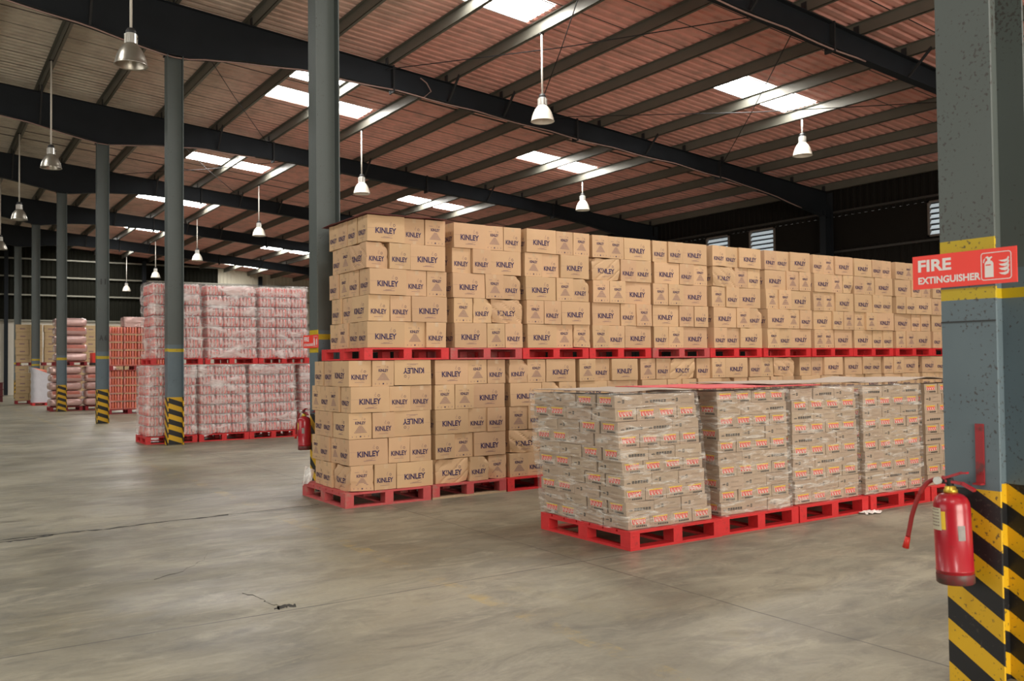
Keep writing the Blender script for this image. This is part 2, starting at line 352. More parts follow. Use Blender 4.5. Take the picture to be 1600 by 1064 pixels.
# ------------------------------------------------------------------ roof
def T(x):                                   # top of the rafters
    return 9.13 - .088 * (x - 4.3) if x > -6 else 9.13 + .088 * 10.3 + .088 * (x + 6)
RS = .25
SKYS = []                                   # x0, x1, y0, y1
for k in range(-2, 6):
    y0 = 14.4 + 8.72 * k
    for a, c in ((7.85, 10.72), (16.15, 18.9)): SKYS.append((a, c, y0, y0 + 1.05))
    SKYS.append((7.8, 9.2, y0 + 7.15, y0 + 7.85))
    SKYS.append((-3.2, -.6, y0, y0 + 1.05))  # left row of roof lights, added only to light the left bay
def roof_mat():
    m = bpy.data.materials.new('roof_sheeting'); m.use_nodes = True; nt = m.node_tree; N = nt.nodes; K = nt.links
    b = N['Principled BSDF']; b.inputs['Roughness'].default_value = .48; b.inputs['Metallic'].default_value = .15
    tc = N.new('ShaderNodeTexCoord'); sp = N.new('ShaderNodeSeparateXYZ'); K.new(tc.outputs['Object'], sp.inputs[0])
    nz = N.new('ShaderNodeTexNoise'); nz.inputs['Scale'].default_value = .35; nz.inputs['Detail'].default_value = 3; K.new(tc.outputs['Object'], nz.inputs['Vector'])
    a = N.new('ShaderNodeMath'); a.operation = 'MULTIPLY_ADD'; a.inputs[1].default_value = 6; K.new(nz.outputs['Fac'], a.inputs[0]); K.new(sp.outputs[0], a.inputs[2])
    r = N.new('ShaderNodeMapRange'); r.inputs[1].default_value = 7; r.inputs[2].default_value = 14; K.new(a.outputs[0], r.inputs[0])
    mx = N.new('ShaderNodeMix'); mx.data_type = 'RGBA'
    mx.inputs[6].default_value = (.58, .52, .43, 1); mx.inputs[7].default_value = (.84, .42, .355, 1); K.new(r.outputs[0], mx.inputs[0])  # pinkish light on the right part is put into the sheet colour
    # side laps of the sheets every 1.02 m
    f = N.new('ShaderNodeMath'); f.operation = 'MODULO'; f.inputs[1].default_value = 1.02
    ad = N.new('ShaderNodeMath'); ad.operation = 'ADD'; ad.inputs[1].default_value = 102; K.new(sp.outputs[1], ad.inputs[0]); K.new(ad.outputs[0], f.inputs[0])
    g = N.new('ShaderNodeMath'); g.operation = 'LESS_THAN'; g.inputs[1].default_value = .035; K.new(f.outputs[0], g.inputs[0])
    m2 = N.new('ShaderNodeMix'); m2.data_type = 'RGBA'; m2.inputs[7].default_value = (.05, .04, .035, 1)
    K.new(g.outputs[0], m2.inputs[0]); K.new(mx.outputs[2], m2.inputs[6])
    n2 = N.new('ShaderNodeTexNoise'); n2.inputs['Scale'].default_value = 2.5; n2.inputs['Detail'].default_value = 6; K.new(tc.outputs['Object'], n2.inputs['Vector'])
    r2 = N.new('ShaderNodeMapRange'); r2.inputs[1].default_value = .45; r2.inputs[2].default_value = .75; r2.inputs[4].default_value = .45; K.new(n2.outputs['Fac'], r2.inputs[0])
    m3 = N.new('ShaderNodeMix'); m3.data_type = 'RGBA'; m3.inputs[7].default_value = (.25, .18, .15, 1)
    K.new(r2.outputs[0], m3.inputs[0]); K.new(m2.outputs[2], m3.inputs[6]); K.new(m3.outputs[2], b.inputs['Base Color'])
    return m
def roof():
    mb = MB(); prof = []; y = YB - .3
    while y < YE + .6:                      # trapezoidal ribs .25 m apart
        prof += [(y, 0), (y + .12, 0), (y + .15, .035), (y + .22, .035)]; y += .25
    cuts = sorted({v for s in SKYS for v in s[2:]})
    ys = sorted({p[0] for p in prof} | set(cuts))
    def hz(yy):
        t = (yy - (YB - .3)) % .25
        return 0 if t < .12 else (t - .12) / .03 * .035 if t < .15 else .035 if t < .22 else (.25 - t) / .03 * .035
    for a, c in zip(ys, ys[1:]):
        if c - a < 1e-4: continue
        mid = (a + c) / 2
        holes = sorted((s[0], s[1]) for s in SKYS if s[2] < mid < s[3])
        segs = []; x = XL - .3
        for h0, h1 in holes: segs.append((x, h0)); x = h1
        segs.append((x, XW + .4)); out = []
        for p, q in segs:
            if p < -6 < q: out += [(p, -6), (-6, q)]
            else: out.append((p, q))
        for p, q in out:
            za, zc = hz(a + 1e-5), hz(c - 1e-5)
            mb.add([(p, a, T(p + 1e-6) + RS + za), (q, a, T(q) + RS + za), (q, c, T(q) + RS + zc), (p, c, T(p + 1e-6) + RS + zc)], [(0, 1, 2, 3)])
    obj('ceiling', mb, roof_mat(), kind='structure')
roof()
for i, (a, c, y0, y1) in enumerate(SKYS):
    mb = MB(); n = int((y1 - y0) / .07)
    for j in range(n):
        p = y0 + (y1 - y0) * j / n; q = y0 + (y1 - y0) * (j + 1) / n; z0 = .02 * (j % 2); z1 = .02 * ((j + 1) % 2)
        mb.add([(a, p, T(a) + RS + z0), (c, p, T(c) + RS + z0), (c, q, T(c) + RS + z1), (a, q, T(a) + RS + z1)], [(0, 1, 2, 3)])
    o = obj('window_%d' % (i + 1), mb, M['sky'], kind='structure')
# purlins along the building (Z-sections on the rafters)
XP = [10.9 + 1.62 * k for k in range(-15, 10)]
for i, x in enumerate(XP):
    mb = MB(); z = T(x)
    mb.box(x - .006, x + .006, YB, YE, z, z + RS - .005)
    mb.box(x - .006, x + .075, YB, YE, z, z + .008)
    mb.box(x + .067, x + .075, YB, YE, z + .008, z + .03)
    mb.box(x - .075, x + .006, YB, YE, z + RS - .012, z + RS - .004)
    obj('purlin', mb, M['purlin'], kind='structure')
# rafters
DEP = [(-6, .6), (1.3, .8), (2.8, .92), (4.25, 1.08), (4.6, 1.08), (5.8, .82), (7.3, .62), (10, .5), (15, .48), (19, .42), (22, .5), (25.6, .85)]
def dep(x):
    if x < -6: return .6
    for (a, p), (c, q) in zip(DEP, DEP[1:]):
        if a <= x <= c: return p + (q - p) * (x - a) / (c - a)
    return .85
FY = [2.385, 11.0, 19.17, 27.75, 36.4, 45.0, 53.6]
ordn = ['nearest', 'second', 'third', 'fourth', 'fifth', 'sixth', 'seventh', 'eighth', 'ninth', 'tenth', 'eleventh']
def rafter(y, i):
    root = empty('roof_rafter', (0, y, 0))
    tag(root, 'dark steel roof rafter carried by the %s column of the row' % ordn[i], 'rafter', 'rafters of the roof')
    mb = MB(); xs = [XL + .3, -6.001] + [d[0] for d in DEP]; xs = sorted(set(xs + [-6]))
    for a, c in zip(xs, xs[1:]):
        ta, tc_ = T(a), T(c)
        if a == -6.001: continue
        ba, bc = ta - dep(a), tc_ - dep(c)
        def sl(y0, y1, za0, za1, zc0, zc1):
            vs = [(a, y0, za0), (a, y1, za0), (a, y1, za1), (a, y0, za1), (c, y0, zc0), (c, y1, zc0), (c, y1, zc1), (c, y0, zc1)]
            mb.add(vs, [(0, 1, 2, 3), (7, 6, 5, 4), (0, 4, 5, 1), (1, 5, 6, 2), (2, 6, 7, 3), (3, 7, 4, 0)])
        sl(-.006, .006, ba, ta - .012, bc, tc_ - .012)
        sl(-.1, .1, ta - .014, ta - .002, tc_ - .014, tc_ - .002)
        sl(-.1, .1, ba - .012, ba, bc - .012, bc)
    obj('web_and_flanges', mb, M['steel'], root)
    for x in (9.4, 14.9, 20.4):
        mb = MB(); mb.box(x - .02, x + .02, -.12, .12, T(x) - dep(x) - .1, T(x) + .02)
        for s in (-1, 1):
            mb.bar((x - .03, s * .07, T(x) - dep(x) - .05), (x + .03, s * .07, T(x) - dep(x) - .05), .025, .025)
        obj('splice_plate', mb, M['plate'], root)
    for x in (2.8, 7.66, 10.9, 12.52, 17.38):
        mb = MB(); z = T(x) - dep(x)
        mb.bar((x, -.08, z + .01), (x, -.62, T(x) + .04), .045, .045)
        obj('fly_brace', mb, M['plate'], root)
    for x in XP[4:]:
        mb = MB(); mb.box(x - .022, x - .008, -.06, .06, T(x) - .002, T(x) + .19)
        obj('cleat', mb, M['plate'], root)
for i, y in enumerate(FY): rafter(y, i)
# cables running under the rafters
for fi, (y, x0, x1) in enumerate(((19.17, -4, 24.5), (27.75, -2, 9), (11.0, 9, 16))):
    mb = MB(); pts = []; x = x0; random.seed(fi)
    while x <= x1:
        sag = .035 * abs(math.sin((x - x0) * 1.4))
        pts.append((x, y - .09, T(x) - dep(x) - .03 - sag)); x += .3
    mb.tube(pts, .016, 6)
    if fi == 0: mb.tube([(10.2, y - .11, T(10.2) - dep(10.2) - .05), (10.35, y - .2, T(10.3) - dep(10.2) + .1), (10.25, y - .16, T(10.3) - .2), (10.1, y - .12, T(10.2) - .1)], .014, 6)
    tag(obj('electric_cable', mb, M['cable'], smooth=True), 'thin brown cable strung along the bottom of the %s rafter' % ordn[[2, 3, 1][fi]], 'cable')
# cross bracing rods in the roof plane
RODS = [((9.2, 11.1), (13.6, 19.1)), ((13.6, 11.1), (9.2, 19.1)), ((14.1, 11.1), (20.5, 19.1)), ((20.5, 11.1), (14.1, 19.1)),
        ((6.0, 27.9), (11, 36.3)), ((11, 27.9), (6.0, 36.3)), ((4.6, 19.3), (9.2, 27.6))]
rl = ['near third rafter running to its splice plate', 'crossing above the nearest pendant lamp on the right', 'running past the right hand roof light', 'crossing the right hand roof light', 'beyond the fourth rafter left of the roof light', 'beyond the fourth rafter crossing under the roof light', 'between the third and fourth rafters']
for (a, c), l in zip(RODS, rl):
    mb = MB(); mb.tube([(a[0], a[1], T(a[0]) - .12), ((a[0] + c[0]) / 2, (a[1] + c[1]) / 2, T((a[0] + c[0]) / 2) - .2), (c[0], c[1], T(c[0]) - .12)], .011, 6)
    tag(obj('bracing_rod', mb, M['plate']), 'thin steel bracing rod ' + l, 'rod', 'bracing rods under the roof')

# ------------------------------------------------------------------ walls
def sheet_wall(name, p0, p1, ztop, z0, m, amp=.03, per=.25, flip=1):
    """ribbed wall sheeting from p0 to p1"""
    p0 = Vector(p0); p1 = Vector(p1); L = (p1 - p0).length; d = (p1 - p0) / L; nrm = Vector((-d.y, d.x)) * flip
    mb = MB(); t = 0; pr = []
    while t < L:
        for q, h in ((0, 0), (.1, 0), (.13, 1), (.22, 1)):
            if t + q <= L: pr.append((t + q, h))
        t += per
    pr.append((L, 0))
    for (a, ha), (c, hc) in zip(pr, pr[1:]):
        A = p0 + d * a + nrm * amp * ha; B = p0 + d * c + nrm * amp * hc
        mb.add([(A.x, A.y, z0), (B.x, B.y, z0), (B.x, B.y, ztop(B.x)), (A.x, A.y, ztop(A.x))], [(0, 1, 2, 3)])
    return obj(name, mb, m, kind='structure')
def zt(x): return T(x) + RS
# end wall: dark sheeting on a whitewashed base, cream sheeting on the right part
sheet_wall('wall_end', (XL, YE), (17.0, YE), zt, 4.43, M['wall_d'], flip=-1)
sheet_wall('wall_end_cream', (17.0, YE), (XW, YE), zt, 4.43, M['wall_c'], flip=-1)
mb = MB(); mb.box(XL, 4.9, YE - .1, YE + .1, 0, 4.43); mb.box(4.9, XW, YE - .1, YE + .1, 0, 4.43)
obj('wall_end_base', mb, M['wall_w'], kind='structure')
# right wall in pieces around the louvre windows
WINS = [(14.7, 15.75), (21.66, 22.86), (23.85, 25.05), (31.0, 32.2), (6.0, 7.2)]
WZ0, WZ1 = 5.35, 6.45
sheet_wall('wall_right', (XW, YB), (XW, YE), lambda x: WZ0, 0, M['wall_r'])
sheet_wall('wall_right_upper', (XW, YB), (XW, YE), lambda x: T(XW) + RS, WZ1, M['wall_r'])
mb = MB(); edges = [YB] + [v for w in sorted(WINS) for v in w] + [YE]
for a, c in zip(edges[::2], edges[1::2]): mb.box(XW - .02, XW + .01, a, c, WZ0, WZ1)
obj('wall_right_middle', mb, M['wall_r'], kind='structure')
mb = MB(); mb.box(XL - .1, XL, YB, 3, 0, 10.5); mb.box(XL - .1, XL, 21, YE, 0, 10.5); mb.box(XL - .1, XL, 3, 21, 5.2, 10.5)
obj('wall_left', mb, M['wall_d'], kind='structure')
mb = MB()
for a, c, z0, z1 in ((XL, -3.2, 0, 5.3), (6.2, 10.8, 0, 5.3), (18.2, XW, 0, 5.3), (XL, XW, 5.3, 10.4)): mb.box(a, c, YB - .1, YB, z0, z1)
obj('wall_back', mb, M['wall_d'], kind='structure')
for i, (a, c) in enumerate(WINS):
    root = empty('window_%d' % (i + 60), (XW, (a + c) / 2, WZ0)); root['kind'] = 'structure'; h = (c - a) / 2; H = WZ1 - WZ0
    mb = MB(); mb.box(-.08, .04, -h, -h + .06, 0, H); mb.box(-.08, .04, h - .06, h, 0, H); mb.box(-.08, .04, -h, h, 0, .05); mb.box(-.08, .04, -h, h, H - .05, H)
    obj('window_frame', mb, M['wframe'], root)
    for k in range(6):
        z = .10 + k * .165; mb = MB()
        mb.add([(-.05, -h + .06, z - .035), (-.05, h - .06, z - .035), (.04, h - .06, z + .085), (.04, -h + .06, z + .085)], [(0, 1, 2, 3)])
        obj('louvre_slat', mb, M['louvre'], root)
    mb = MB(); mb.box(.06, .07, -h, h, 0, H); obj('backing', mb, M['black'], root)
ti = 1
for z in (1.5, 3.2, 5.2, 6.55):
    mb = MB(); mb.box(XW - .16, XW - .04, YB, YE, z, z + .07); obj('trim_%d' % ti, mb, M['girt_r'], kind='structure'); ti += 1
for z in (4.45, 6.0, 7.12, 8.2):
    mb = MB(); mb.box(XL, XW, YE - .2, YE - .04, z, z + .09); obj('trim_%d' % ti, mb, M['girt'], kind='structure'); ti += 1
for x in (4.42, 12.2, 19.8):
    mb = MB(); mb.box(x - .1, x + .1, YE - .5, YE - .49, 0, T(x)); mb.box(x - .1, x + .1, YE - .22, YE - .21, 0, T(x)); mb.box(x - .006, x + .006, YE - .5, YE - .21, 0, T(x))
    obj('trim_%d' % ti, mb, M['steel'], kind='structure'); ti += 1
for i, y in enumerate(FY):
    mb = MB(); x = XW - .42
    mb.box(x - .006 - .2, x - .2, y - .12, y + .12, 0, T(x) - .6); mb.box(x + .2, x + .206, y - .12, y + .12, 0, T(x)); mb.box(x - .2, x + .2, y - .005, y + .005, 0, T(x) - .4)
    obj('trim_%d' % ti, mb, M['steel'], kind='structure'); ti += 1

# ------------------------------------------------------------------ columns
FXW, DXH = .27, .16                         # flange width (Y), half depth (X)
def column(i, y, zb_face, zb_side, dirt=.68):
    root = empty('steel_column', (4.41, y, 0))
    where = ['nearest blue-grey steel column with hazard stripes and fire extinguisher sign', 'blue-grey steel column behind the cardboard carton stacks, with small red sign',
             'blue-grey steel column in front of the wrapped red bottle pallets', 'blue-grey column left of the red jar stack, marked with dark characters',
             'striped column in front of the silvery sack pile', 'thin far column in front of the distant carton stack', 'farthest column of the row, partly behind far cartons']
    tag(root, where[i], 'column', 'steel columns in a row')
    top = T(4.41) - 1.08
    mf = column_mat('column_face_%d' % i, zb_face, dirt); ms = column_mat('column_side_%d' % i, zb_side, dirt)
    mb = MB(); mb.box(-DXH, -DXH + .014, -FXW / 2, FXW / 2, 0, top); obj('flange', mb, mf, root)
    mb = MB(); mb.box(DXH - .014, DXH, -FXW / 2, FXW / 2, 0, top); obj('flange', mb, ms, root)
    mb = MB(); mb.box(-DXH + .014, DXH - .014, -.005, .005, 0, top); obj('web', mb, ms, root)
    mb = MB(); mb.box(-DXH - .03, DXH + .03, -FXW / 2 - .02, FXW / 2 + .02, top - .02, top); obj('cap_plate', mb, M['steel'], root)
    return root
col0 = column(0, FY[0], [(1.885, 1.942), (2.104, 2.178)], [(1.9, 1.95)], .635)
col1 = column(1, FY[1], [(1.76, 1.82), (1.99, 2.05)], [(1.93, 2.0)])
col2 = column(2, FY[2], [(1.91, 1.97)], [(1.90, 1.965)])
col3 = column(3, FY[3], [(1.84, 1.93)], [(1.84, 1.92)])
column(4, FY[4], [(1.88, 1.97)], [(1.88, 1.97)])
column(5, FY[5], [(1.70, 1.78), (1.93, 2.01)], [(1.70, 1.78), (1.93, 2.01)])
column(6, FY[6], [(1.8, 1.9)], [(1.8, 1.9)])
mb = MB(); f = Face(mb, (-.10, -FXW / 2 - .002, 0), (1, 0, 0), (0, 0, 1))
f.text('A 6', 0, 2.36, .2, .16, 0); f.text('I I', .03, 3.96, .14, .16, 0)
mb2 = MB(); mb2.box(-DXH, DXH, -FXW / 2, -FXW / 2 + .004, 2.2, 4.3)
obj('lettering', mb, M['black'], col3); 
# near column details: weld line across the face, red strap bracket
mb = MB(); mb.box(-DXH - .004, -DXH, -FXW / 2, FXW / 2, 1.775, 1.782); obj('weld_seam', mb, M['black'], col0)
def bracket(par, dy):
    mb = MB(); mb.box(-DXH - .008, -DXH, dy - .02, dy + .02, 1.0, 1.285)
    mb.box(-DXH - .04, -DXH, dy - .02, dy + .02, .995, 1.003)
    for z in (1.26, 1.05): mb.tube([(-DXH - .012, dy, z), (-DXH, dy, z)], .006, 8)
    obj('hanging_bracket', mb, M['strap'], par)
bracket(col0, -.045); bracket(col1, -.045)

def fire_sign(y, z, label):
    root = empty('fire_sign', (4.41 - DXH - .012, y, z))
    tag(root, label, 'sign')
    w, h = .52, .168
    mb = MB(); mb.box(-.002, .002, -w / 2, w / 2, -h / 2, h / 2); obj('sign_board', mb, M['sign_r'], root)
    mb = MB(); f = Face(mb, (-.002, w / 2, -h / 2), (0, -1, 0), (0, 0, 1), .001)
    f.text('FIRE', .030, .086, .175, .060, 0); f.text('EXTINGUISHER', .030, .024, .32, .036, 0); obj('lettering', mb, M['sign_w'], root)
    mb = MB(); f = Face(mb, (-.002, w / 2, -h / 2), (0, -1, 0), (0, 0, 1), .001)
    x0, x1, y0, y1, r, t = .352, .496, .018, .150, .014, .004
    f.rect(x0 + r, y0, x1 - r, y0 + t, 0); f.rect(x0 + r, y1 - t, x1 - r, y1, 0); f.rect(x0, y0 + r, x0 + t, y1 - r, 0); f.rect(x1 - t, y0 + r, x1, y1 - r, 0)
    for cx, cy, a in ((x1 - r, y1 - r, 0), (x0 + r, y1 - r, 90), (x0 + r, y0 + r, 180), (x1 - r, y0 + r, 270)): f.ring(cx, cy, r - t, r, 0, a, a + 90, 5)
    f.poly([(.370, .032), (.412, .032), (.412, .098), (.404, .110), (.378, .110), (.370, .098)], 0)
    f.rect(.376, .088, .400, .0935, 1, 2)
    f.poly([(.383, .110), (.398, .110), (.398, .118), (.408, .126), (.404, .131), (.392, .126), (.384, .133), (.374, .128), (.383, .120)], 0)
    f.poly([(.376, .126), (.380, .131), (.366, .118), (.362, .102), (.367, .102), (.371, .115)], 0)
    for k, (yy, s) in enumerate(((.038, 1.), (.058, 1.15), (.078, 1.1), (.098, .9))):
        xb = .436
        f.poly([(xb, yy + .012 * s), (xb + .012, yy + .004), (xb + .03, yy), (xb + .044, yy + .006), (xb + .05, yy + .022 * s), (xb + .045, yy + .03 * s), (xb + .038, yy + .016 * s), (xb + .02, yy + .012 * s)], 0)
    obj('pictogram', mb, [M['sign_w'], M['sign_r']], root)
    return root
fire_sign(2.40, 2.035, 'red and white FIRE EXTINGUISHER sign on the nearest column')
fire_sign(11.06, 1.905, 'small distant red fire sign on the column behind the carton stacks')

def extinguisher(y, x, z0, label, tilt=2.0):
    root = empty('fire_extinguisher', (x, y, z0)); root.rotation_euler = (R(-tilt), 0, R(4))
    tag(root, label, 'fire extinguisher')
    r = .083
    mb = MB(); mb.lathe([(0, 0.0), (r * .93, 0.0), (r, .012), (r, .055), (r + .002, .056), (r + .002, .060), (r, .061), (r, .345), (r * .97, .372), (r * .86, .396), (r * .62, .413), (r * .38, .420), (.026, .422), (.026, .43)], 40)
    obj('cylinder', mb, M['ext'], root, True)
    mb = MB(); mb.lathe([(r * .94, -.006), (r + .0015, .0), (r + .002, .04), (r + .0005, .043)], 40); obj('skirt', mb, M['ext_b'], root, True)
    mb = MB(); mb.lathe([(0, .422), (.032, .422), (.032, .436), (.026, .440), (.026, .452), (.015, .455), (0, .455)], 20); obj('neck_ring', mb, M['brass'], root, True)
    mb = MB(); mb.lathe([(0, .452), (.016, .452), (.016, .49), (0, .49)], 14); mb.bar((0, 0, .475), (0, .045, .478), .022, .022); obj('valve', mb, M['plate'], root)
    mb = MB()
    mb.bar((0, .03, .488), (0, -.055, .518), .026, .012); mb.bar((0, -.05, .517), (0, -.085, .520), .026, .009); mb.bar((0, .02, .478), (0, -.06, .468), .026, .012); mb.bar((0, -.055, .470), (0, -.115, .438), .026, .012); mb.bar((0, .030, .462), (0, .024, .498), .026, .014)
    obj('handle', mb, M['ext'], root)
    mb = MB()
    mb.tube([(-.012, .05, .478), (-.032, .05, .478)], .018, 16)
    obj('pressure_gauge', mb, M['chrome'], root)
    pts = []
    P = [(0, .04, .478), (-.005, .075, .480), (-.01, .115, .455), (-.015, .15, .40), (-.02, .185, .31), (-.02, .205, .235), (-.02, .218, .185)]
    for i in range(len(P) - 1):
        p0 = Vector(P[max(i - 1, 0)]); p1 = Vector(P[i]); p2 = Vector(P[i + 1]); p3 = Vector(P[min(i + 2, len(P) - 1)])
        for k in range(5):
            t = k / 5; pts.append(.5 * ((2 * p1) + (p2 - p0) * t + (2 * p0 - 5 * p1 + 4 * p2 - p3) * t * t + (3 * p1 - p0 - 3 * p2 + p3) * t ** 3))
    mb = MB(); mb.tube(pts, .011, 10); h = obj('hose', mb, M['hose'], root, True)
    mb = MB(); mb.tube([pts[-1], (-.02, .232, .135)], [.012, .016], 12); obj('nozzle', mb, M['noz'], h, True)
    def patch(a0, a1, z0_, z1_, m, nm, rr=.0012):
        mb = MB(); n = 8
        for k in range(n):
            a = R(a0 + (a1 - a0) * k / n); b = R(a0 + (a1 - a0) * (k + 1) / n); q = r + rr
            mb.add([(q * math.cos(a), q * math.sin(a), z0_), (q * math.cos(b), q * math.sin(b), z0_), (q * math.cos(b), q * math.sin(b), z1_), (q * math.cos(a), q * math.sin(a), z1_)], [(0, 1, 2, 3)])
        return obj(nm, mb, m, root, True)
    patch(118, 172, .25, .355, M['paper'], 'instruction_label'); patch(172, 186, .255, .34, M['kyel'], 'instruction_label', .0016)
    patch(222, 245, .205, .275, M['paper2'], 'sticker')
    # rows of small print on the label
    mb = MB()
    for k in range(6):
        zz = .345 - k * .015
        for j in range(5):
            a = R(122 + j * 9); b = R(122 + j * 9 + 7); q = r + .002
            mb.add([(q * math.cos(a), q * math.sin(a), zz), (q * math.cos(b), q * math.sin(b), zz), (q * math.cos(b), q * math.sin(b), zz + .004), (q * math.cos(a), q * math.sin(a), zz + .004)], [(0, 1, 2, 3)])
    obj('small_print', mb, M['ink2'], root)
    return root
extinguisher(2.41, 4.135, .535, 'red fire extinguisher hanging on the nearest column')
extinguisher(11.02, 4.135, .525, 'red fire extinguisher on the column behind the carton stacks, farther away')

# ------------------------------------------------------------------ pendant lamps
def lamp_proto(drop, metal):
    root = empty('pendant_lamp', (0, 0, -50))
    mb = MB(); mb.box(-.05, .05, -.02, .02, -.03, .0); obj('ceiling_hook', mb, M['plate'], root)
    mb = MB(); mb.tube([(0, 0, -.02), (0, 0, -drop + .56)], .021, 8); obj('rod', mb, M['rod_white'], root, True)
    z = -drop
    mb = MB(); mb.lathe([(0, .58), (.05, .58), (.075, .54), (.075, .50), (0, .50)], 20, cz=z); mb.box(.06, .11, -.015, .015, z + .42, z + .45); obj('terminal_box', mb, M['black'], root)
    mb = MB(); n = 28; prof = [(.0, .50), (.075, .50), (.085, .49), (.088, .34), (.0, .34)]; mb.lathe(prof, n, cz=z)
    for k in range(10):
        a = 2 * PI * k / 10; mb.bar((.092 * math.cos(a), .092 * math.sin(a), z + .34), (.09 * math.cos(a), .09 * math.sin(a), z + .485), .012, .014)
    obj('ballast_housing', mb, M['housing'], root, False)
    mb = MB(); prof = [(.088, .335), (.115, .31), (.16, .25), (.20, .17), (.228, .08), (.24, .015), (.252, 0), (.246, -.004), (.235, .015), (.222, .08), (.192, .17), (.15, .25), (.10, .31), (.02, .33)]
    mb.lathe(prof, 36, cz=z); obj('lamp_shade', mb, M['shade_m' if metal else 'shade_w'], root, True)
    mb = MB(); mb.lathe([(.0, .12), (.035, .13), (.05, .17), (.045, .22), (.02, .30), (0, .31)], 14, cz=z); obj('bulb', mb, M['housing'], root, True)
    return root
protos = {}
LAMPS = [(10.93, 15.17, 6.66, 0, 'cream enamel pendant lamp hanging right of centre, under the nearest roof light'),
         (19.0, 14.92, 6.86, 0, 'cream pendant lamp at the far right, on a short rod'),
         (10.93, 24.35, 6.64, 0, 'cream pendant lamp just right of the column behind the cartons'),
         (19.04, 24.13, 6.82, 0, 'cream pendant lamp above the middle of the carton stacks'),
         (10.93, 33.9, 6.58, 0, 'cream pendant lamp above the wrapped bottle pallets'),
         (10.93, 43.0, 6.55, 0, 'cream pendant lamp just right of the third column'),
         (10.93, 51.8, 6.5, 0, 'white pendant lamp hanging just left of the third column'),
         (10.93, 60.0, 6.35, 0, 'small far white pendant lamp against the dark end wall'),
         (2.75, 14.75, 6.28, 1, 'largest aluminium pendant lamp at upper left, left of the third column'),
         (2.75, 24.7, 6.55, 1, 'aluminium pendant lamp, second from the front in the left row'),
         (2.75, 33.0, 6.42, 1, 'small aluminium pendant lamp near the left edge, third in the left row'),
         (2.75, 41.0, 6.35, 1, 'tiny aluminium pendant lamp cut by the left edge of the photo')]
for x, y, zb, me, lb in LAMPS:
    r = lamp_proto(T(x) - zb - .01, me); r.location = (x, y, T(x) - .0)
    tag(r, lb, 'lamp', 'pendant lamps under the roof')

# ------------------------------------------------------------------ pallets
def pallet_proto(name, m, w=1.05, d=1.2, h=.15, bottom=None):
    root = empty(name, (0, 0, -50)); t = .02; hw, hd = w / 2, d / 2
    mb = MB(); n = 7; bw = (d - .02 * (n - 1)) / n
    for k in range(n): y = -hd + k * (bw + .02); mb.box(-hw, hw, y, y + bw, h - t, h)
    for x in (-hw, -.05, hw - .1): mb.box(x, x + .1, -hd, hd, h - 2 * t, h - t - .0005)
    obj('top_deck', mb, m, root)
    for x in (-hw, -.05, hw - .1):
        for y in (-hd, -.06, hd - .12):
            mb = MB(); mb.box(x, x + .1, y, y + .12, t, h - 2 * t - .0005); obj('block', mb, m, root)
    for k, (x0, x1, y0, y1) in enumerate(((-hw, hw, -hd, -hd + .1), (-hw, hw, hd - .1, hd), (-hw, -hw + .1, -hd + .1005, hd - .1005), (hw - .1, hw, -hd + .1005, hd - .1005), (-.05, .05, -hd + .1005, hd - .1005))):
        mb = MB(); mb.box(x0, x1, y0, y1, 0.0, t - .0005); obj('bottom_board', mb, bottom if (bottom and k == 0) else m, root)
    return root
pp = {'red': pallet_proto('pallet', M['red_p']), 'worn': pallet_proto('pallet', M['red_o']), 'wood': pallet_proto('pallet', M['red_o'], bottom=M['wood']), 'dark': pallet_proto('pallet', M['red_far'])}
used = set()
def pallet(kind, x0, y0, z, label, group, w=1.05, d=1.2, h=.15, rz=0):
    """x0, y0 = front left corner"""
    r = dup(pp[kind], (x0 + w / 2, y0 + d / 2, z), rz); r.scale = (w / 1.05, d / 1.2, h / .15)
    tag(r, label, 'pallet', group); return r

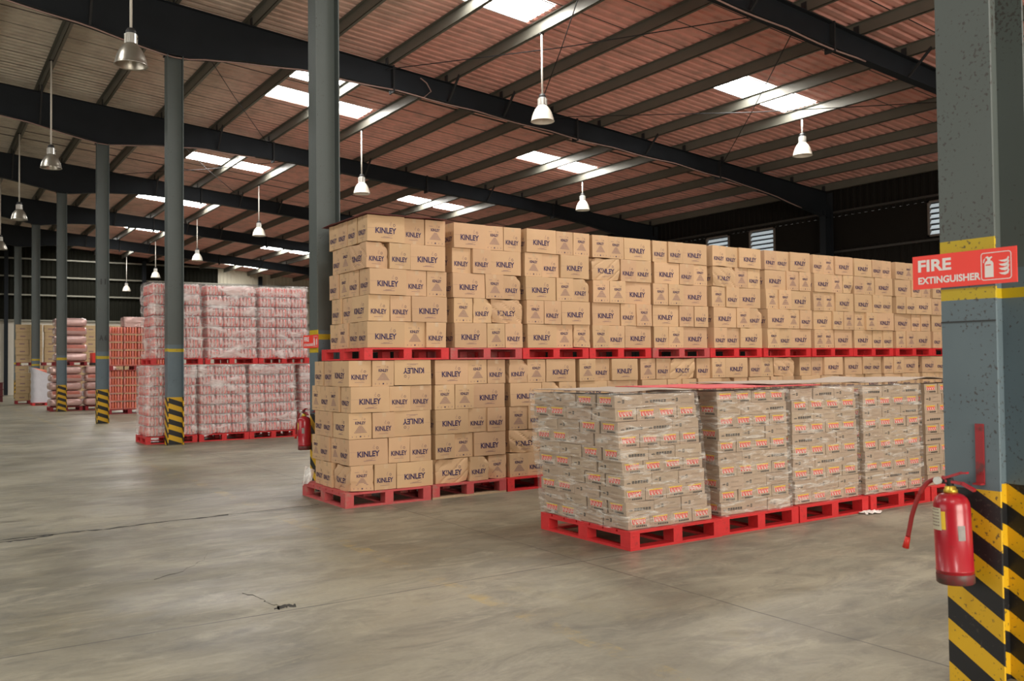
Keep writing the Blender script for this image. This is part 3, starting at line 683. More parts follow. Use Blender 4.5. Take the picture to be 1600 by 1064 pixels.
# ------------------------------------------------------------------ brown printed cartons
BL, BW, BH = .478, .276, .294
def brown_box(seed, dent):
    mb = MB(); n = 16 if dent > .4 else 9; L, Wd, H = BL, BW, BH
    def grid(o, u, w, a, b):
        o = Vector(o); u = Vector(u); w = Vector(w)
        vs = [o + u * (i / n * a) + w * (j / n * b) for j in range(n + 1) for i in range(n + 1)]
        mb.add(vs, [(j * (n + 1) + i, j * (n + 1) + i + 1, (j + 1) * (n + 1) + i + 1, (j + 1) * (n + 1) + i) for j in range(n) for i in range(n)], 0)
    F = {'front': ((-L / 2, -Wd / 2, 0), (1, 0, 0), (0, 0, 1), L, H), 'back': ((L / 2, Wd / 2, 0), (-1, 0, 0), (0, 0, 1), L, H),
         'left': ((-L / 2, Wd / 2, 0), (0, -1, 0), (0, 0, 1), Wd, H), 'right': ((L / 2, -Wd / 2, 0), (0, 1, 0), (0, 0, 1), Wd, H),
         'top': ((-L / 2, -Wd / 2, H), (1, 0, 0), (0, 1, 0), L, Wd), 'bot': ((-L / 2, Wd / 2, 0), (1, 0, 0), (0, -1, 0), L, Wd)}
    for k, (o, u, w, a, b) in F.items(): grid(o, u, w, a, b)
    def loops(f, x, y, s):
        f.ring(x + .030 * s, y, .009 * s, .0125 * s, 1, n=12); f.ring(x - .006 * s, y + .002 * s, .008 * s, .0105 * s, 2, 60, 330, 9)
        f.ring(x + .004 * s, y + .020 * s, .008 * s, .0105 * s, 2, 100, 250, 6)
    for k in ('front', 'back'):
        f = Face(mb, *F[k][:3]); dx = -.01
        f.text('KINLEY', .105 + dx, .092, .275, .066, 1); loops(f, .315 + dx, .188, 1.25)
        f.ring(.30 + dx, .113, .042, .045, 2, 215, 325, 8)
        f.rect(.17, .044, .32, .049, 2); f.rect(.20, .054, .28, .058, 2); f.rect(.0, .150, .11, .1515, 2)
    f = Face(mb, *F['left'][:3]); f.text('KINLEY', .030, .080, .205, .056, 1); loops(f, .165, .170, 1.1)
    f.ring(.165, .099, .034, .0365, 2, 215, 325, 8); f.rect(.12, H - .05, .165, H - .001, 3); f.rect(.12, .001, .165, .035, 3); f.rect(.07, .045, .19, .049, 2)
    f = Face(mb, *F['right'][:3]); f.text('KINLEY', .075, .165, .125, .034, 1); loops(f, .165, .222, .8)
    f.rect(.05, .222, .10, .226, 2)
    for i in range(6):
        hw = .022 + .011 * i; f.rect(.138 - hw, .143 - i * .0145, .138 + hw, .150 - i * .0145, 2)
    for i in range(5):
        if i == 2: f.rect(.129, .020, .147, .036, 1)
        else: f.rect(.034 + i * .05, .020, .041 + i * .05, .036, 2)
    f.rect(.118, H - .05, .16, H - .001, 3)
    # crumpling
    random.seed(seed); off = Vector((seed * 7.3, seed * 3.1, seed * 1.7)); cx = random.choice((-1, 1)); 
    sk = (random.uniform(-.02, .02) * dent, random.uniform(-.015, .015) * dent)
    new = []
    for v in mb.v:
        p = Vector(v); q = p + noise.noise_vector(p * 4.2 + off) * .006 * (.5 + dent)
        tz = p.z / H; bul = math.sin(PI * min(max(tz, 0), 1))
        ex = abs(p.x) / (L / 2); ey = abs(p.y) / (Wd / 2)
        q.y += math.copysign(1, p.y) * .006 * bul * ey * max(0, 1 - ex * ex) * (1 + dent)
        q.x += math.copysign(1, p.x) * .004 * bul * ex * max(0, 1 - ey * ey)
        if dent > .5:
            c = max(0, 1 - (Vector((cx * L / 2, -Wd / 2, H)) - p)  .length / .11); q -= Vector((cx, -1, 1)) * c * c * .034 * dent
            c = max(0, 1 - (Vector((-cx * L / 2, -Wd / 2, 0)) - p).length / .14); q += Vector((cx, .6, .3)) * c * .025 * dent
            q.z -= .012 * dent * tz * max(0, 1 - ex); fo = 1 - abs(math.sin((p.x * cx + p.z * 1.3) * 14 + seed)); q.y += math.copysign(1, p.y) * -.010 * dent * fo ** 3
        q.x += sk[0] * tz; q.y += sk[1] * tz
        new.append(tuple(q))
    mb.v = new
    return mb.mesh('carton', [M['card'], M['ink'], M['ink2'], M['tape']])
box_meshes = [brown_box(s, .15) for s in range(1, 6)] + [brown_box(s, .5) for s in range(6, 8)] + [brown_box(s, 1.1) for s in range(8, 11)]
side_n = {'l': 'left', 'm': 'middle', 'r': 'right'}
def brown(x, y, z, rz, h, label, group, dented=False, flip=False):
    me = random.choice(box_meshes[7:] if dented else box_meshes[:6])
    o = bpy.data.objects.new('cardboard_carton', me); C.objects.link(o)
    o.rotation_euler = (0, PI if flip else 0, rz + R(random.uniform(-1.3, 1.3)))
    s = h / BH * .985
    o.scale = (1, 1, s); o.location = (x, y, z + (h if flip else 0) + .002)
    return tag(o, label, 'cardboard box', group)
layer_w = {5: 'top', 4: 'fourth', 3: 'third', 2: 'second', 1: 'bottom'}
def stack_front(x0, y0, z0, h, rows, row_name, sname, width=1.05, dents=(), left=True, group='', yj=.02):
    """rows: strings top to bottom, e.g. 'LSs' (L long face, S end with big print, s end with small print, F = upside down L)"""
    k = width / (BL + 2 * BW + .012)
    for ri, row in enumerate(rows):
        ly = 5 - ri; z = z0 + (ly - 1) * h; x = x0; slots = []
        jx = random.uniform(-.012, .012)
        for ci, ch in enumerate(row):
            w = (BL if ch in 'LF' else BW) * k + .004; slots.append((x, w, ch)); x += w
        for ci, (xx, w, ch) in enumerate(slots):
            nm = ('left', 'middle', 'right')[ci]
            lb = 'brown carton, %s of front row, %s layer, %s %s' % (nm, layer_w[ly], sname, row_name)
            yy = y0 + random.uniform(-yj, yj) * 1.1 + .02
            dn = (ly, ci) in dents
            if ch in 'LF': o = brown(xx + w / 2 + jx, yy + BW / 2, z, 0, h, lb, group, dn, ch == 'F')
            else:
                o = brown(xx + w / 2 + jx, yy + BL / 2, z, -PI / 2 if ch == 's' else PI / 2, h, lb, group, dn)
                # a quarter turn brings the end faces to the front
            o.scale = (min(k, 1.03) * .988, min(k, 1.03) * .988, o.scale[2])
        if left:
            if row[0] in 'LF': ys = [y0 + BW + .025 + i * (BW + .014) for i in range(left - 1)]
            else: ys = [y0 + BL + .03 + i * (BW + .016) for i in range(left // 2)]
            for i, yy in enumerate(ys):
                lb = 'brown carton, %s behind the front corner, left side, %s layer, %s %s' % (('next', 'second', 'third')[i], layer_w[ly], sname, row_name)
                if len(lb.replace(',', '').split()) > 16: lb = lb.replace('brown carton, ', 'carton ')
                brown(x0 + BL / 2 + random.uniform(-.01, .02), yy + BW / 2 + .005, z, PI if (i + ri) % 2 and random.random() < .5 else 0, h, lb, group)
Y9 = 9.38
UP = [4.24, 5.36, 6.42, 7.50, 8.62, 9.77, 10.93, 12.09, 13.17, 14.35, 15.5]
LO = [4.02, 5.12, 6.18, 7.29, 8.37, 9.47, 10.58, 11.78, 12.9, 14.0, 15.15]
UROWS = [['LSs', 'SSL', 'LSs', 'SSL', 'LsS'], ['LsS', 'SSL', 'LsS', 'sSL', 'LsS'], ['Lss', 'sSL', 'LsS', 'sSL', 'Lss'], ['ssL', 'LSS', 'ssL', 'LSs', 'sSL'],
         ['SSL', 'LSs', 'ssL', 'LSS', 'SsL'], ['SSL', 'LsS', 'sSL', 'LsS', 'SSL'], ['SSL', 'Lss', 'ssL', 'LsS', 'sSL'], ['SsL', 'LsS', 'ssL', 'LSs', 'ssL'],
         ['LSS', 'SsL', 'LSS', 'ssL', 'LSS'], ['SsL', 'LSs', 'SSL', 'LSS', 'ssL'], ['SSL', 'LSs', 'sSL', 'LSS', 'SSL']]
LROWS = [['SsF', 'LSS', 'sSF', 'LSS', 'sSL'], ['LsS', 'ssL', 'LSS', 'SsL', 'LSs'], ['SsL', 'LSs', 'sSL', 'LSs', 'sSL'], ['sSL', 'LSs', 'SsL', 'LSS', 'SsL'],
         ['sSL', 'LsS', 'SSL', 'LSS', 'sSL'], ['SsL', 'LSs', 'SSL', 'LSS', 'SSL'], ['SsL', 'LSS', 'SSL', 'LSs', 'SSL'], ['SSL', 'LSS', 'SSL', 'LSs', 'SSL'],
         ['LSS', 'SsL', 'LSS', 'SSL', 'LSS'], ['SsL', 'LSs', 'SSL', 'LSs', 'SSL'], ['LSS', 'SsL', 'LSS', 'SSL', 'LSS']]
UD = [{(4, 0)}, {(3, 2), (2, 1), (2, 2)}, {(3, 2), (1, 2)}, {(4, 0)}, set(), {(4, 0), (2, 2)}, set(), {(4, 2)}, set(), set(), set()]
LD = [{(1, 0)}, {(1, 0), (1, 1), (1, 2)}, {(5, 0), (2, 0), (4, 1)}, {(4, 1)}, {(5, 2)}, {(4, 1)}, {(5, 2)}, {(4, 2)}, {(4, 1)}, set(), set()]
nth = ['first', 'second', 'third', 'fourth', 'fifth', 'sixth', 'seventh', 'eighth', 'ninth', 'tenth', 'eleventh']
random.seed(42)
for i, x in enumerate(UP):
    kd = ['red', 'worn', 'red', 'red', 'worn', 'red', 'red', 'red', 'red', 'red', 'red'][i]
    nx = UP[i + 1] if i < 10 else 16.6
    pallet(kd, x - .02, Y9 - .02 + random.uniform(-.01, .01), 1.652, 'red pallet under the %s upper carton stack, counting from the left' % nth[i], 'upper row of red pallets', w=min(nx - x - .02, 1.12), d=1.28, h=.138)
    wd = min(nx - x - .055, 1.07)
    if i == 0: wd = 1.03
    stack_front(x + .045, Y9 - random.uniform(0, .05), 1.792, .3055, UROWS[i], 'upper stack', nth[i], wd, UD[i], 4 if i == 0 else 2 if i in (1, 2) else 0, 'brown cartons on the upper pallet row')
for i, x in enumerate(LO):
    kd = ['worn', 'wood', 'red', 'worn'][i] if i < 4 else 'worn'
    nx = LO[i + 1] if i < 10 else 16.2
    pallet(kd, x - .05, Y9 - .04, 0.0, 'worn red pallet on the floor under the %s lower carton stack' % nth[i], 'lower row of red pallets', w=min(nx - x - .02, 1.14), d=1.32, h=.165)
    stack_front(x + .02, Y9 - .02, .167, .2955, LROWS[i] if i < 6 else LROWS[i], 'lower stack', nth[i], min(nx - x - .055, 1.05), LD[i], 4 if i == 0 else 2 if i == 1 else 0, 'brown cartons on the lower pallet row')
# maroon cover board on the first upper stack
mb = MB(); n = 14
for s, zz in ((0, 0), (1, .006)):
    pass
def sheet(name, x0, x1, y0, y1, zf, m, label, cat, n=14, t=.006):
    mb = MB(); vs = []
    for k in (0, 1):
        for j in range(n + 1):
            for i in range(n + 1):
                x = x0 + (x1 - x0) * i / n; y = y0 + (y1 - y0) * j / n; vs.append((x, y, zf(x, y) + k * t))
    q = (n + 1) ** 2; fs = []
    for j in range(n):
        for i in range(n):
            a = j * (n + 1) + i; fs.append((a, a + n + 1, a + n + 2, a + 1)); fs.append((q + a, q + a + 1, q + a + n + 2, q + a + n + 1))
    for i in range(n):
        for a, c in ((i, i + 1), ((i + 1) + n * (n + 1), i + n * (n + 1)), ((i + 1) * (n + 1), i * (n + 1)), (i * (n + 1) + n, (i + 1) * (n + 1) + n)): fs.append((a, c, q + c, q + a))
    mb.add(vs, fs); return tag(obj(name, mb, m, smooth=False), label, cat)
sheet('cover_board', 4.24, 5.29, 9.33, 10.66, lambda x, y: 3.325 + .012 * noise.noise(Vector((x * 4, y * 4, 0))) + (.0 if y > 9.5 else -.0), M['sheet_dred'],
      'maroon board lying on the first upper carton stack', 'board')
# wisp of film at the corner of the first pallet, scrap on the floor
def scrap(name, c, size, seed, m, label, h=.05):
    random.seed(seed); mb = MB(); n = 9; vs = []
    for j in range(n + 1):
        for i in range(n + 1):
            u = i / n - .5; v = j / n - .5
            q = noise.noise(Vector((u * 5, v * 5, seed)))
            vs.append((c[0] + u * size[0] * (1 + q), c[1] + v * size[1] * (1 - q), c[2] + .004 + h * abs(noise.noise(Vector((u * 9, v * 9, seed + 5))))))
    mb.add(vs, [(j * (n + 1) + i, j * (n + 1) + i + 1, (j + 1) * (n + 1) + i + 1, (j + 1) * (n + 1) + i) for j in range(n) for i in range(n)])
    return tag(obj(name, mb, m, smooth=True), label, 'plastic scrap')
scrap('plastic_scrap', (8.27, 5.72, 0), (.26, .12), 3, M['kwhite'], 'crumpled white plastic scrap on the floor between two red pallets', .04)
mb = MB(); mb.add([(3.955, 10.62, .14), (3.955, 10.45, .16), (4.0, 10.42, .22), (4.02, 10.55, .36), (3.99, 10.62, .30)], [(0, 1, 2, 3, 4)])
mb.add([(3.955, 10.62, .12), (3.99, 10.62, .36), (4.12, 10.64, .30), (4.08, 10.64, .16)], [(0, 1, 2, 3)])
tag(obj('film_scrap', mb, M['scrap']), 'wisp of clear film hanging on the corner of the first lower carton pallet', 'plastic scrap')

# ------------------------------------------------------------------ small flat cartons with red and white labels
KL, KW, KH = .352, .262, .1125
def flat_carton():
    mb = MB(); L, Wd, H = KL, KW, KH; g = .004
    mb.box(-L / 2, L / 2, -Wd / 2, Wd / 2, 0, H)
    for o, u in (((-L / 2, Wd / 2, 0), (0, -1, 0)), ((L / 2, -Wd / 2, 0), (0, 1, 0))):
        f = Face(mb, o, u, (0, 0, 1))
        f.rect(.030, .086, .215, .094, 3); f.poly([(.036, .084), (.212, .084), (.206, .042), (.042, .042)], 2)
        for k in range(4):
            x = .044 + k * .042
            f.poly([(x - .001, .083), (x + .039, .083), (x + .035, .060), (x + .031, .043), (x + .007, .043), (x + .003, .060)], 1, 2)
            f.poly([(x + .012, .079), (x + .020, .079), (x + .027, .054), (x + .019, .050)], 2, 3)
            f.rect(x + .004, .083, x + .030, .088, 3, 2)
        f.rect(.045, .020, .085, .026, 5); f.rect(.050, .028, .075, .031, 5)
        for k in range(6): f.rect(.095 + k * .022, .014, .112 + k * .022, .030, 4)
        f.rect(.0, .004, .26, .0055, 5); f.rect(.022, .01, .0235, .10, 5)
    f = Face(mb, (-L / 2, -Wd / 2, 0), (1, 0, 0), (0, 0, 1))
    f.rect(.035, .052, .075, .060, 4); f.rect(.055, .062, .065, .066, 5); f.rect(.092, .042, .118, .072, 4); f.rect(.098, .048, .104, .066, 0, 2)
    for k in range(5): f.ring(.175 + k * .022, .072, .006, .008, 5, n=8)
    for k in range(9): f.rect(.165 + k * .018, .022, .172 + k * .018, .032, 5)
    f = Face(mb, (L / 2, Wd / 2, 0), (-1, 0, 0), (0, 0, 1))
    f.rect(.035, .040, .080, .048, 4); f.rect(.055, .050, .068, .056, 5)
    for k in range(6): f.rect(.10 + k * .036, .038, .128 + k * .036, .062, 4); f.rect(.106 + k * .036, .044, .122 + k * .036, .048, 5, 2)
    return mb
random.seed(7)
kmeshes = []
for s in range(5):
    mb = flat_carton(); off = Vector((s * 5.1, s * 2.2, 0)); sx = random.uniform(-.004, .004)
    co = {(i, j, k): noise.noise_vector(Vector((i * 2.3, j * 3.1, k * 1.7)) + off) * .006 for i in (0, 1) for j in (0, 1) for k in (0, 1)}
    def tri(v):
        a, b_, c = v[0] / KL + .5, v[1] / KW + .5, v[2] / KH; q = Vector(v)
        for (i, j, k), d in co.items(): q += d * ((a if i else 1 - a) * (b_ if j else 1 - b_) * (c if k else 1 - c))
        q.x += sx * c; return tuple(q)
    mb.v = [tri(v) for v in mb.v]
    kmeshes.append(mb.mesh('flat_carton', [M['card2'], M['kred'], M['kwhite'], M['kyel'], M['kblk'], M['kfaint']]))
kl_name = {10: 'top', 9: 'ninth', 8: 'eighth', 7: 'seventh', 6: 'sixth', 5: 'fifth', 4: 'fourth', 3: 'third', 2: 'second', 1: 'bottom'}
def kbox(x, y, z, rz, h, label, group):
    o = bpy.data.objects.new('flat_carton', random.choice(kmeshes)); C.objects.link(o)
    o.location = (x, y, z + .001); o.rotation_euler = (0, 0, rz + R(random.uniform(-.8, .8))); o.scale = (1, 1, h / KH * .985)
    return tag(o, label, 'carton', group)
def kstack(si, x0, x1, y0, label_first, left, lean=(0, 0), nh=10):
    h = (1.312 - .166) / 10; sn = nth[si]
    for r in range(10):
        z = .166 + r * h; lab = (r % 2 == 0) == label_first; t = r / 9
        dx = lean[0] * t + random.uniform(-.006, .006); dy = lean[1] * t + random.uniform(-.006, .006)
        w = (x1 - x0) * (1 + (.03 if r == 0 and si == 0 else 0)); q = 'brown flat carton'
        if lab:
            p = w / 4; k = min(p / KW, 1.02) * .985
            for c in range(4):
                o = kbox(x0 + p * (c + .5) + dx, y0 + KL / 2 + dy + random.uniform(-.006, .006), z, PI / 2 if c % 2 else -PI / 2, h, '%s with red label, %s from left, %s layer, %s low wrapped stack' % (q, nth[c], kl_name[r + 1], sn), 'flat cartons with red labels'); o.scale[0] = k; o.scale[1] = k
            if left:
                kbox(x0 + KW / 2 + dx, y0 + KL * 1.5 + .01 + dy, z, -PI / 2, h, '%s, side outward, behind the corner, %s layer, %s low wrapped stack' % (q, kl_name[r + 1], sn), 'flat cartons with red labels')
                for c in range(2 if si == 0 else 1):
                    kbox(x0 + KL / 2 + dx - .0, y0 + KL * 2 + .02 + (c + .5) * (KW - .012) + dy, z, 0, h, '%s, red label on left side, %s from back, %s layer, %s stack' % (q, nth[1 - c], kl_name[r + 1], sn), 'flat cartons with red labels')
        else:
            p = w / 3; k = min(p / KL, 1.02) * .985
            for c in range(3):
                o = kbox(x0 + p * (c + .5) + dx, y0 + KW / 2 + dy + random.uniform(-.006, .006), z, random.choice((0, 0, PI)), h, '%s, plain side outward, %s from left, %s layer, %s low wrapped stack' % (q, nth[c], kl_name[r + 1], sn), 'flat cartons with red labels'); o.scale[0] = k; o.scale[1] = k
            if left:
                kbox(x0 + KL / 2 + dx, y0 + KW * 1.5 + .012 + dy, z, 0, h, '%s with red end, behind the corner, %s layer, %s low wrapped stack' % (q, kl_name[r + 1], sn), 'flat cartons with red labels')
                for c in range(2 if si == 0 else 1):
                    kbox(x0 + KW / 2 + dx, y0 + 2 * KW + .03 + (c + .5) * (KL - .03) + dy + .0, z, -PI / 2, h, '%s, plain left side, %s from back, %s layer, %s low stack' % (q, nth[1 - c], kl_name[r + 1], sn), 'flat cartons with red labels').scale[0] = .9
KX = [(5.03, 6.01), (6.18, 7.16), (7.24, 8.28), (8.36, 9.40), (9.50, 10.54)]
YK = 5.81
for i, (a, c) in enumerate(KX):
    kstack(i, a + .01, c - .005, YK + [0, .03, .05, .03, .03][i], [True, False, True, True, False][i], i < 2, (-.05, .10) if i == 0 else (0, 0.02))
PX = [(5.12, 6.14), (6.16, 7.20), (7.24, 8.32), (8.38, 9.46), (9.50, 10.58)]
PX = [(5.02, 6.12), (6.14, 7.21), (7.23, 8.33), (8.37, 9.46), (9.49, 10.58)]
for i, (a, c) in enumerate(PX):
    pallet('red', a, YK - .04 + .02 * (i > 0), 0, 'bright red pallet under the %s low wrapped stack of flat cartons' % nth[i], 'red pallets of the low wrapped stacks', w=c - a, d=1.3 if i == 0 else 1.2, h=.162)
def wrap(x0, x1, y0, y1, z0, z1, m, label, lean=(0, 0), lid=.10, amp=.016, rr=.05, fl=0, group=None, hem=.03, nl=0):
    """stretch film around a load: rounded plan, wrinkled, with a hem folded over the top"""
    mb = MB(); per = []
    cs = [(x1 - rr, y0 + rr, -90), (x1 - rr, y1 - rr, 0), (x0 + rr, y1 - rr, 90), (x0 + rr, y0 + rr, 180)]
    ring = []
    for (cx, cy, a0) in cs:
        for k in range(5): a = R(a0 + 90 * k / 4); ring.append((cx + rr * math.cos(a), cy + rr * math.sin(a)))
    pts = []
    for i, p in enumerate(ring):
        q = ring[(i + 1) % len(ring)]; d = math.hypot(q[0] - p[0], q[1] - p[1]); n = max(1, int(d / .07))
        for k in range(n): pts.append((p[0] + (q[0] - p[0]) * k / n, p[1] + (q[1] - p[1]) * k / n))
    cx, cy = (x0 + x1) / 2, (y0 + y1) / 2; nv = 42 if nl else 22; n = len(pts); vs = []
    for j in range(nv + 2):
        t = min(j / nv, 1); z = z0 + (z1 - z0) * t; ins = 0
        if j > nv: ins = lid; z += .006
        for (px, py) in pts:
            w = noise.noise(Vector((px * 3.2 + z * 1.2, py * 3.2, z * 5.5 + x0))) * amp + noise.noise(Vector((px * 9, py * 9, z * 16))) * amp * .45 + (.014 * abs(math.sin(PI * nl * t)) - .007 if nl else 0)
            dx, dy = px - cx, py - cy; l = math.hypot(dx, dy)
            zz = z + (0 if 0 < j else hem * noise.noise(Vector((px * 4, py * 4, 1))))
            vs.append((px + dx / l * (w - ins) + lean[0] * t, py + dy / l * (w - ins) + lean[1] * t, zz + (noise.noise(Vector((px * 5, py * 5, 7))) * .012 if j >= nv else 0)))
    mb.add(vs, [(j * n + i, j * n + (i + 1) % n, (j + 1) * n + (i + 1) % n, (j + 1) * n + i) for j in range(nv + 1) for i in range(n)])
    return tag(obj('stretch_wrap', mb, m, smooth=True), label, 'plastic wrap', group)
for i, (a, c) in enumerate(KX[:4]):
    wrap(a - .03, c + .02, YK - .035 + [0, .03, .05, .03][i], YK + 1.28, .168, 1.325, M['film'], 'clear wrinkled stretch film around the %s low stack of flat cartons' % nth[i], (-.05, .10) if i == 0 else (0, .02), .12, .018 if i == 0 else .009, group='stretch film on the low stacks')
sheet('cover_board', 4.99, 5.93, 5.93, 7.12, lambda x, y: 1.340 + .014 * noise.noise(Vector((x * 3, y * 3, 2))), M['sheet_grey'], 'grey cardboard sheet on top of the first low wrapped stack', 'board')
sheet('cover_board', 6.00, 7.62, 5.82, 7.1, lambda x, y: 1.344 + .008 * noise.noise(Vector((x * 2.5, y * 2.5, 4))), M['sheet_red'], 'bright red board covering the second low wrapped stack', 'board')
sheet('cover_board', 7.16, 8.62, 6.0, 7.2, lambda x, y: 1.358 + .010 * noise.noise(Vector((x * 2.5, y * 2.5, 9))), M['sheet_grey'], 'grey board lying over the third low wrapped stack', 'board')
sheet('cover_board', 8.5, 10.6, 5.86, 7.1, lambda x, y: 1.344 + .012 * noise.noise(Vector((x * 2, y * 2, 12))) + max(0, .045 - abs(x - 9.6) * .07), M['sheet_grey'], 'grey board peaked over the fourth and fifth low stacks, beside the near column', 'board')

# ------------------------------------------------------------------ shrink-wrapped bottle packs
def bottle_bm(mb, x, y, h, r=.037, n=10, mi=(0, 1, 2)):
    mb.lathe([(r * .8, .0), (r, .01), (r, h * .28)], n, mi[0], x, y)
    mb.lathe([(r, h * .28), (r * 1.01, h * .29), (r * 1.01, h * .60), (r, h * .61)], n, mi[1], x, y)
    mb.lathe([(r, h * .61), (r * .9, h * .70), (r * .45, h * .86), (r * .38, h * .9)], n, mi[0], x, y)
    mb.lathe([(r * .45, h * .9), (r * .45, h * .995), (0, h * .998)], n, mi[2], x, y)
PW, PD, PH = .345, .46, .21
def pack_proto():
    root = empty('bottle_pack', (0, 0, -50)); mb = MB()
    for i in range(4):
        for j in range(5):
            bottle_bm(mb, -PW / 2 + .045 + i * .085, -PD / 2 + .045 + j * .092, PH - .004)
    obj('bottles', mb, [M['bottle'], M['bottle_l'], M['cap']], root, True)
    mb = MB(); rr = .03; ring = []
    for cx, cy, a0 in ((PW / 2 - rr, -PD / 2 + rr, -90), (PW / 2 - rr, PD / 2 - rr, 0), (-PW / 2 + rr, PD / 2 - rr, 90), (-PW / 2 + rr, -PD / 2 + rr, 180)):
        for k in range(4): a = R(a0 + 30 * k); ring.append((cx + rr * math.cos(a), cy + rr * math.sin(a)))
    pts = []
    for i, p in enumerate(ring):
        q = ring[(i + 1) % len(ring)]; d = math.hypot(q[0] - p[0], q[1] - p[1]); n = max(1, int(d / .021))
        for k in range(n): pts.append((p[0] + (q[0] - p[0]) * k / n, p[1] + (q[1] - p[1]) * k / n))
    n = len(pts); vs = []
    for z, s in ((.002, .97), (.02, 1.0), (.10, 1.0), (.15, .995), (.185, .96), (PH, .90)):
        for i, (x, y) in enumerate(pts):
            w = 1 - .007 * (i % 4 == 0); vs.append((x * s * w, y * s * w + 0, z))
    nr = 6
    mb.add(vs, [(j * n + i, j * n + (i + 1) % n, (j + 1) * n + (i + 1) % n, (j + 1) * n + i) for j in range(nr - 1) for i in range(n)] + [tuple((nr - 1) * n + i for i in range(n))])
    obj('shrink_film', mb, M['shrink'], root, True)
    return root
pk = pack_proto()
G1 = 'shrink-wrapped red bottle packs'
def bottle_pallet(x0, x1, y0, z0, z1, name, left, lean=(0, 0)):
    n = 7; h = (z1 - z0) / n; p = (x1 - x0) / 3
    for r in range(n):
        dx = lean[0] * r / 6 + random.uniform(-.006, .006); dy = random.uniform(-.01, .01)
        ln = ['bottom', 'second', 'third', 'fourth', 'fifth', 'sixth', 'top'][r]
        for c in range(3):
            o = dup(pk, (x0 + p * (c + .5) + dx, y0 + PD / 2 + dy, z0 + r * h + .001)); o.scale = (p / PW * 1.0, 1, h / PH * .945)
            tag(o, 'red bottle pack, %s in %s layer of the %s' % (('left', 'middle', 'right')[c], ln, name), 'bottle pack', G1)
        if left:
            o = dup(pk, (x0 + p * .5 + dx, y0 + PD * 1.5 + .02 + dy, z0 + r * h + .001)); o.scale = (p / PW * 1.0, 1, h / PH * .945)
            tag(o, 'red bottle pack behind the left one in %s layer of the %s' % (ln, name), 'bottle pack', G1)
random.seed(5)
YR = 19.52
LB = [(3.95, 4.93, 'left lower pallet load'), (5.02, 6.03, 'second lower pallet load'), (6.09, 7.12, 'third lower pallet load'), (7.26, 8.3, 'fourth lower pallet load')]
UB = [(4.08, 5.06, 'left upper pallet load'), (5.17, 6.24, 'middle upper pallet load'), (6.32, 7.42, 'right upper pallet load')]
for i, (a, c, nm) in enumerate(LB):
    bottle_pallet(a, c, YR, .165, 1.63, nm, i == 0, (-.03 * (i > 0), 0))
    pallet('red', a - .03, YR - .03, 0, 'red pallet on the floor, %s from the left under the wrapped bottle packs' % nth[i], 'pallets of the bottle loads', w=c - a + .05, d=1.22 if i else 1.02, h=.155)
    wrap(a - .03, c + .03, YR - .04, YR + (.98 if i == 0 else 1.2),   .17, 1.635, M['film2'], 'milky stretch film around the %s of red bottles' % nm, (-.03 * (i > 0), 0), .1, .012, .07, group='milky film on the bottle loads', hem=.09, nl=7)
for i, (a, c, nm) in enumerate(UB):
    bottle_pallet(a, c, YR, 1.775, 3.36, nm, i == 0, (-.03, 0))
    pallet('red', a - .05, YR - .03, 1.642, 'red pallet, %s from left, between upper and lower wrapped bottle loads' % nth[i], 'pallets of the bottle loads', w=c - a + .06, d=1.22 if i else 1.02, h=.13)
    wrap(a - .04 - .02, c + .03, YR - .04, YR + (.98 if i == 0 else 1.2), 1.775, 3.375, M['film2'], 'milky stretch film around the %s of red bottles' % nm, (-.03, 0), .12, .016, .10, group='milky film on the bottle loads', hem=.09, nl=7)

# ------------------------------------------------------------------ farther loads
# jar trays on two pallets
def jar_proto():
    root = empty('jar_tray', (0, 0, -50)); mb = MB()
    for i in range(5):
        for j in range(3): mb.lathe([(.034, 0), (.038, .01), (.038, .17), (.03, .185), (.03, .215), (0, .216)], 8, 0 if (i + j) % 3 else 1, -.18 + i * .09, -.09 + j * .09)
    obj('jars', mb, [M['jar'], M['bottle_l']], root, True)
    mb = MB(); mb.box(-.225, .225, -.14, .14, -.004, .03); obj('tray', mb, M['bagr'], root)
    return root
jp = jar_proto()
random.seed(9); YJ = 33.0
def place_px(px, Y):                        # X where an image column meets depth Y
    r = rot @ Vector((px - 800, 0, -FPX)); return r.x / r.y * Y
xj0, xj1 = 5.42, 6.62
for lv, (z0, x0, nl, h) in enumerate(((.17, xj0, 5, .27), (1.655, xj0, 5, .27))):
    for r in range(nl):
        for c in range(4 if lv else 3):
            ww = 1.6 if lv else 1.2
            o = dup(jp, (x0 + (c + .5) * .46, YJ, z0 + r * h + .006)); o.scale = (.97, 1, h / .225 * .90)
            tag(o, 'tray of red jars, %s from left, %s row of the %s jar load' % (nth[c], ['bottom', 'second', 'third', 'fourth', 'top'][r], ('lower', 'upper')[lv]), 'tray of jars', 'trays of red jars')
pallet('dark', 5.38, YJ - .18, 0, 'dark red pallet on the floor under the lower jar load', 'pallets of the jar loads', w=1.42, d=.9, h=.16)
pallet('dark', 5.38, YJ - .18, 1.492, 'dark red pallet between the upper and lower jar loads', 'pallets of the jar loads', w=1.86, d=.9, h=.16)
mb = MB(); mb.box(5.85, 7.2, YJ - .1, YJ + .5, 3.06, 3.36); bmv = mb
o = wrap(5.9, 7.2, YJ - .12, YJ + .6, 2.985, 3.32, M['bag'], 'flat silver-pink wrapped bundle on top of the red jar load', (0, 0), .3, .02, .08); o.name = 'wrapped_bundle'; o['category'] = 'bundle'
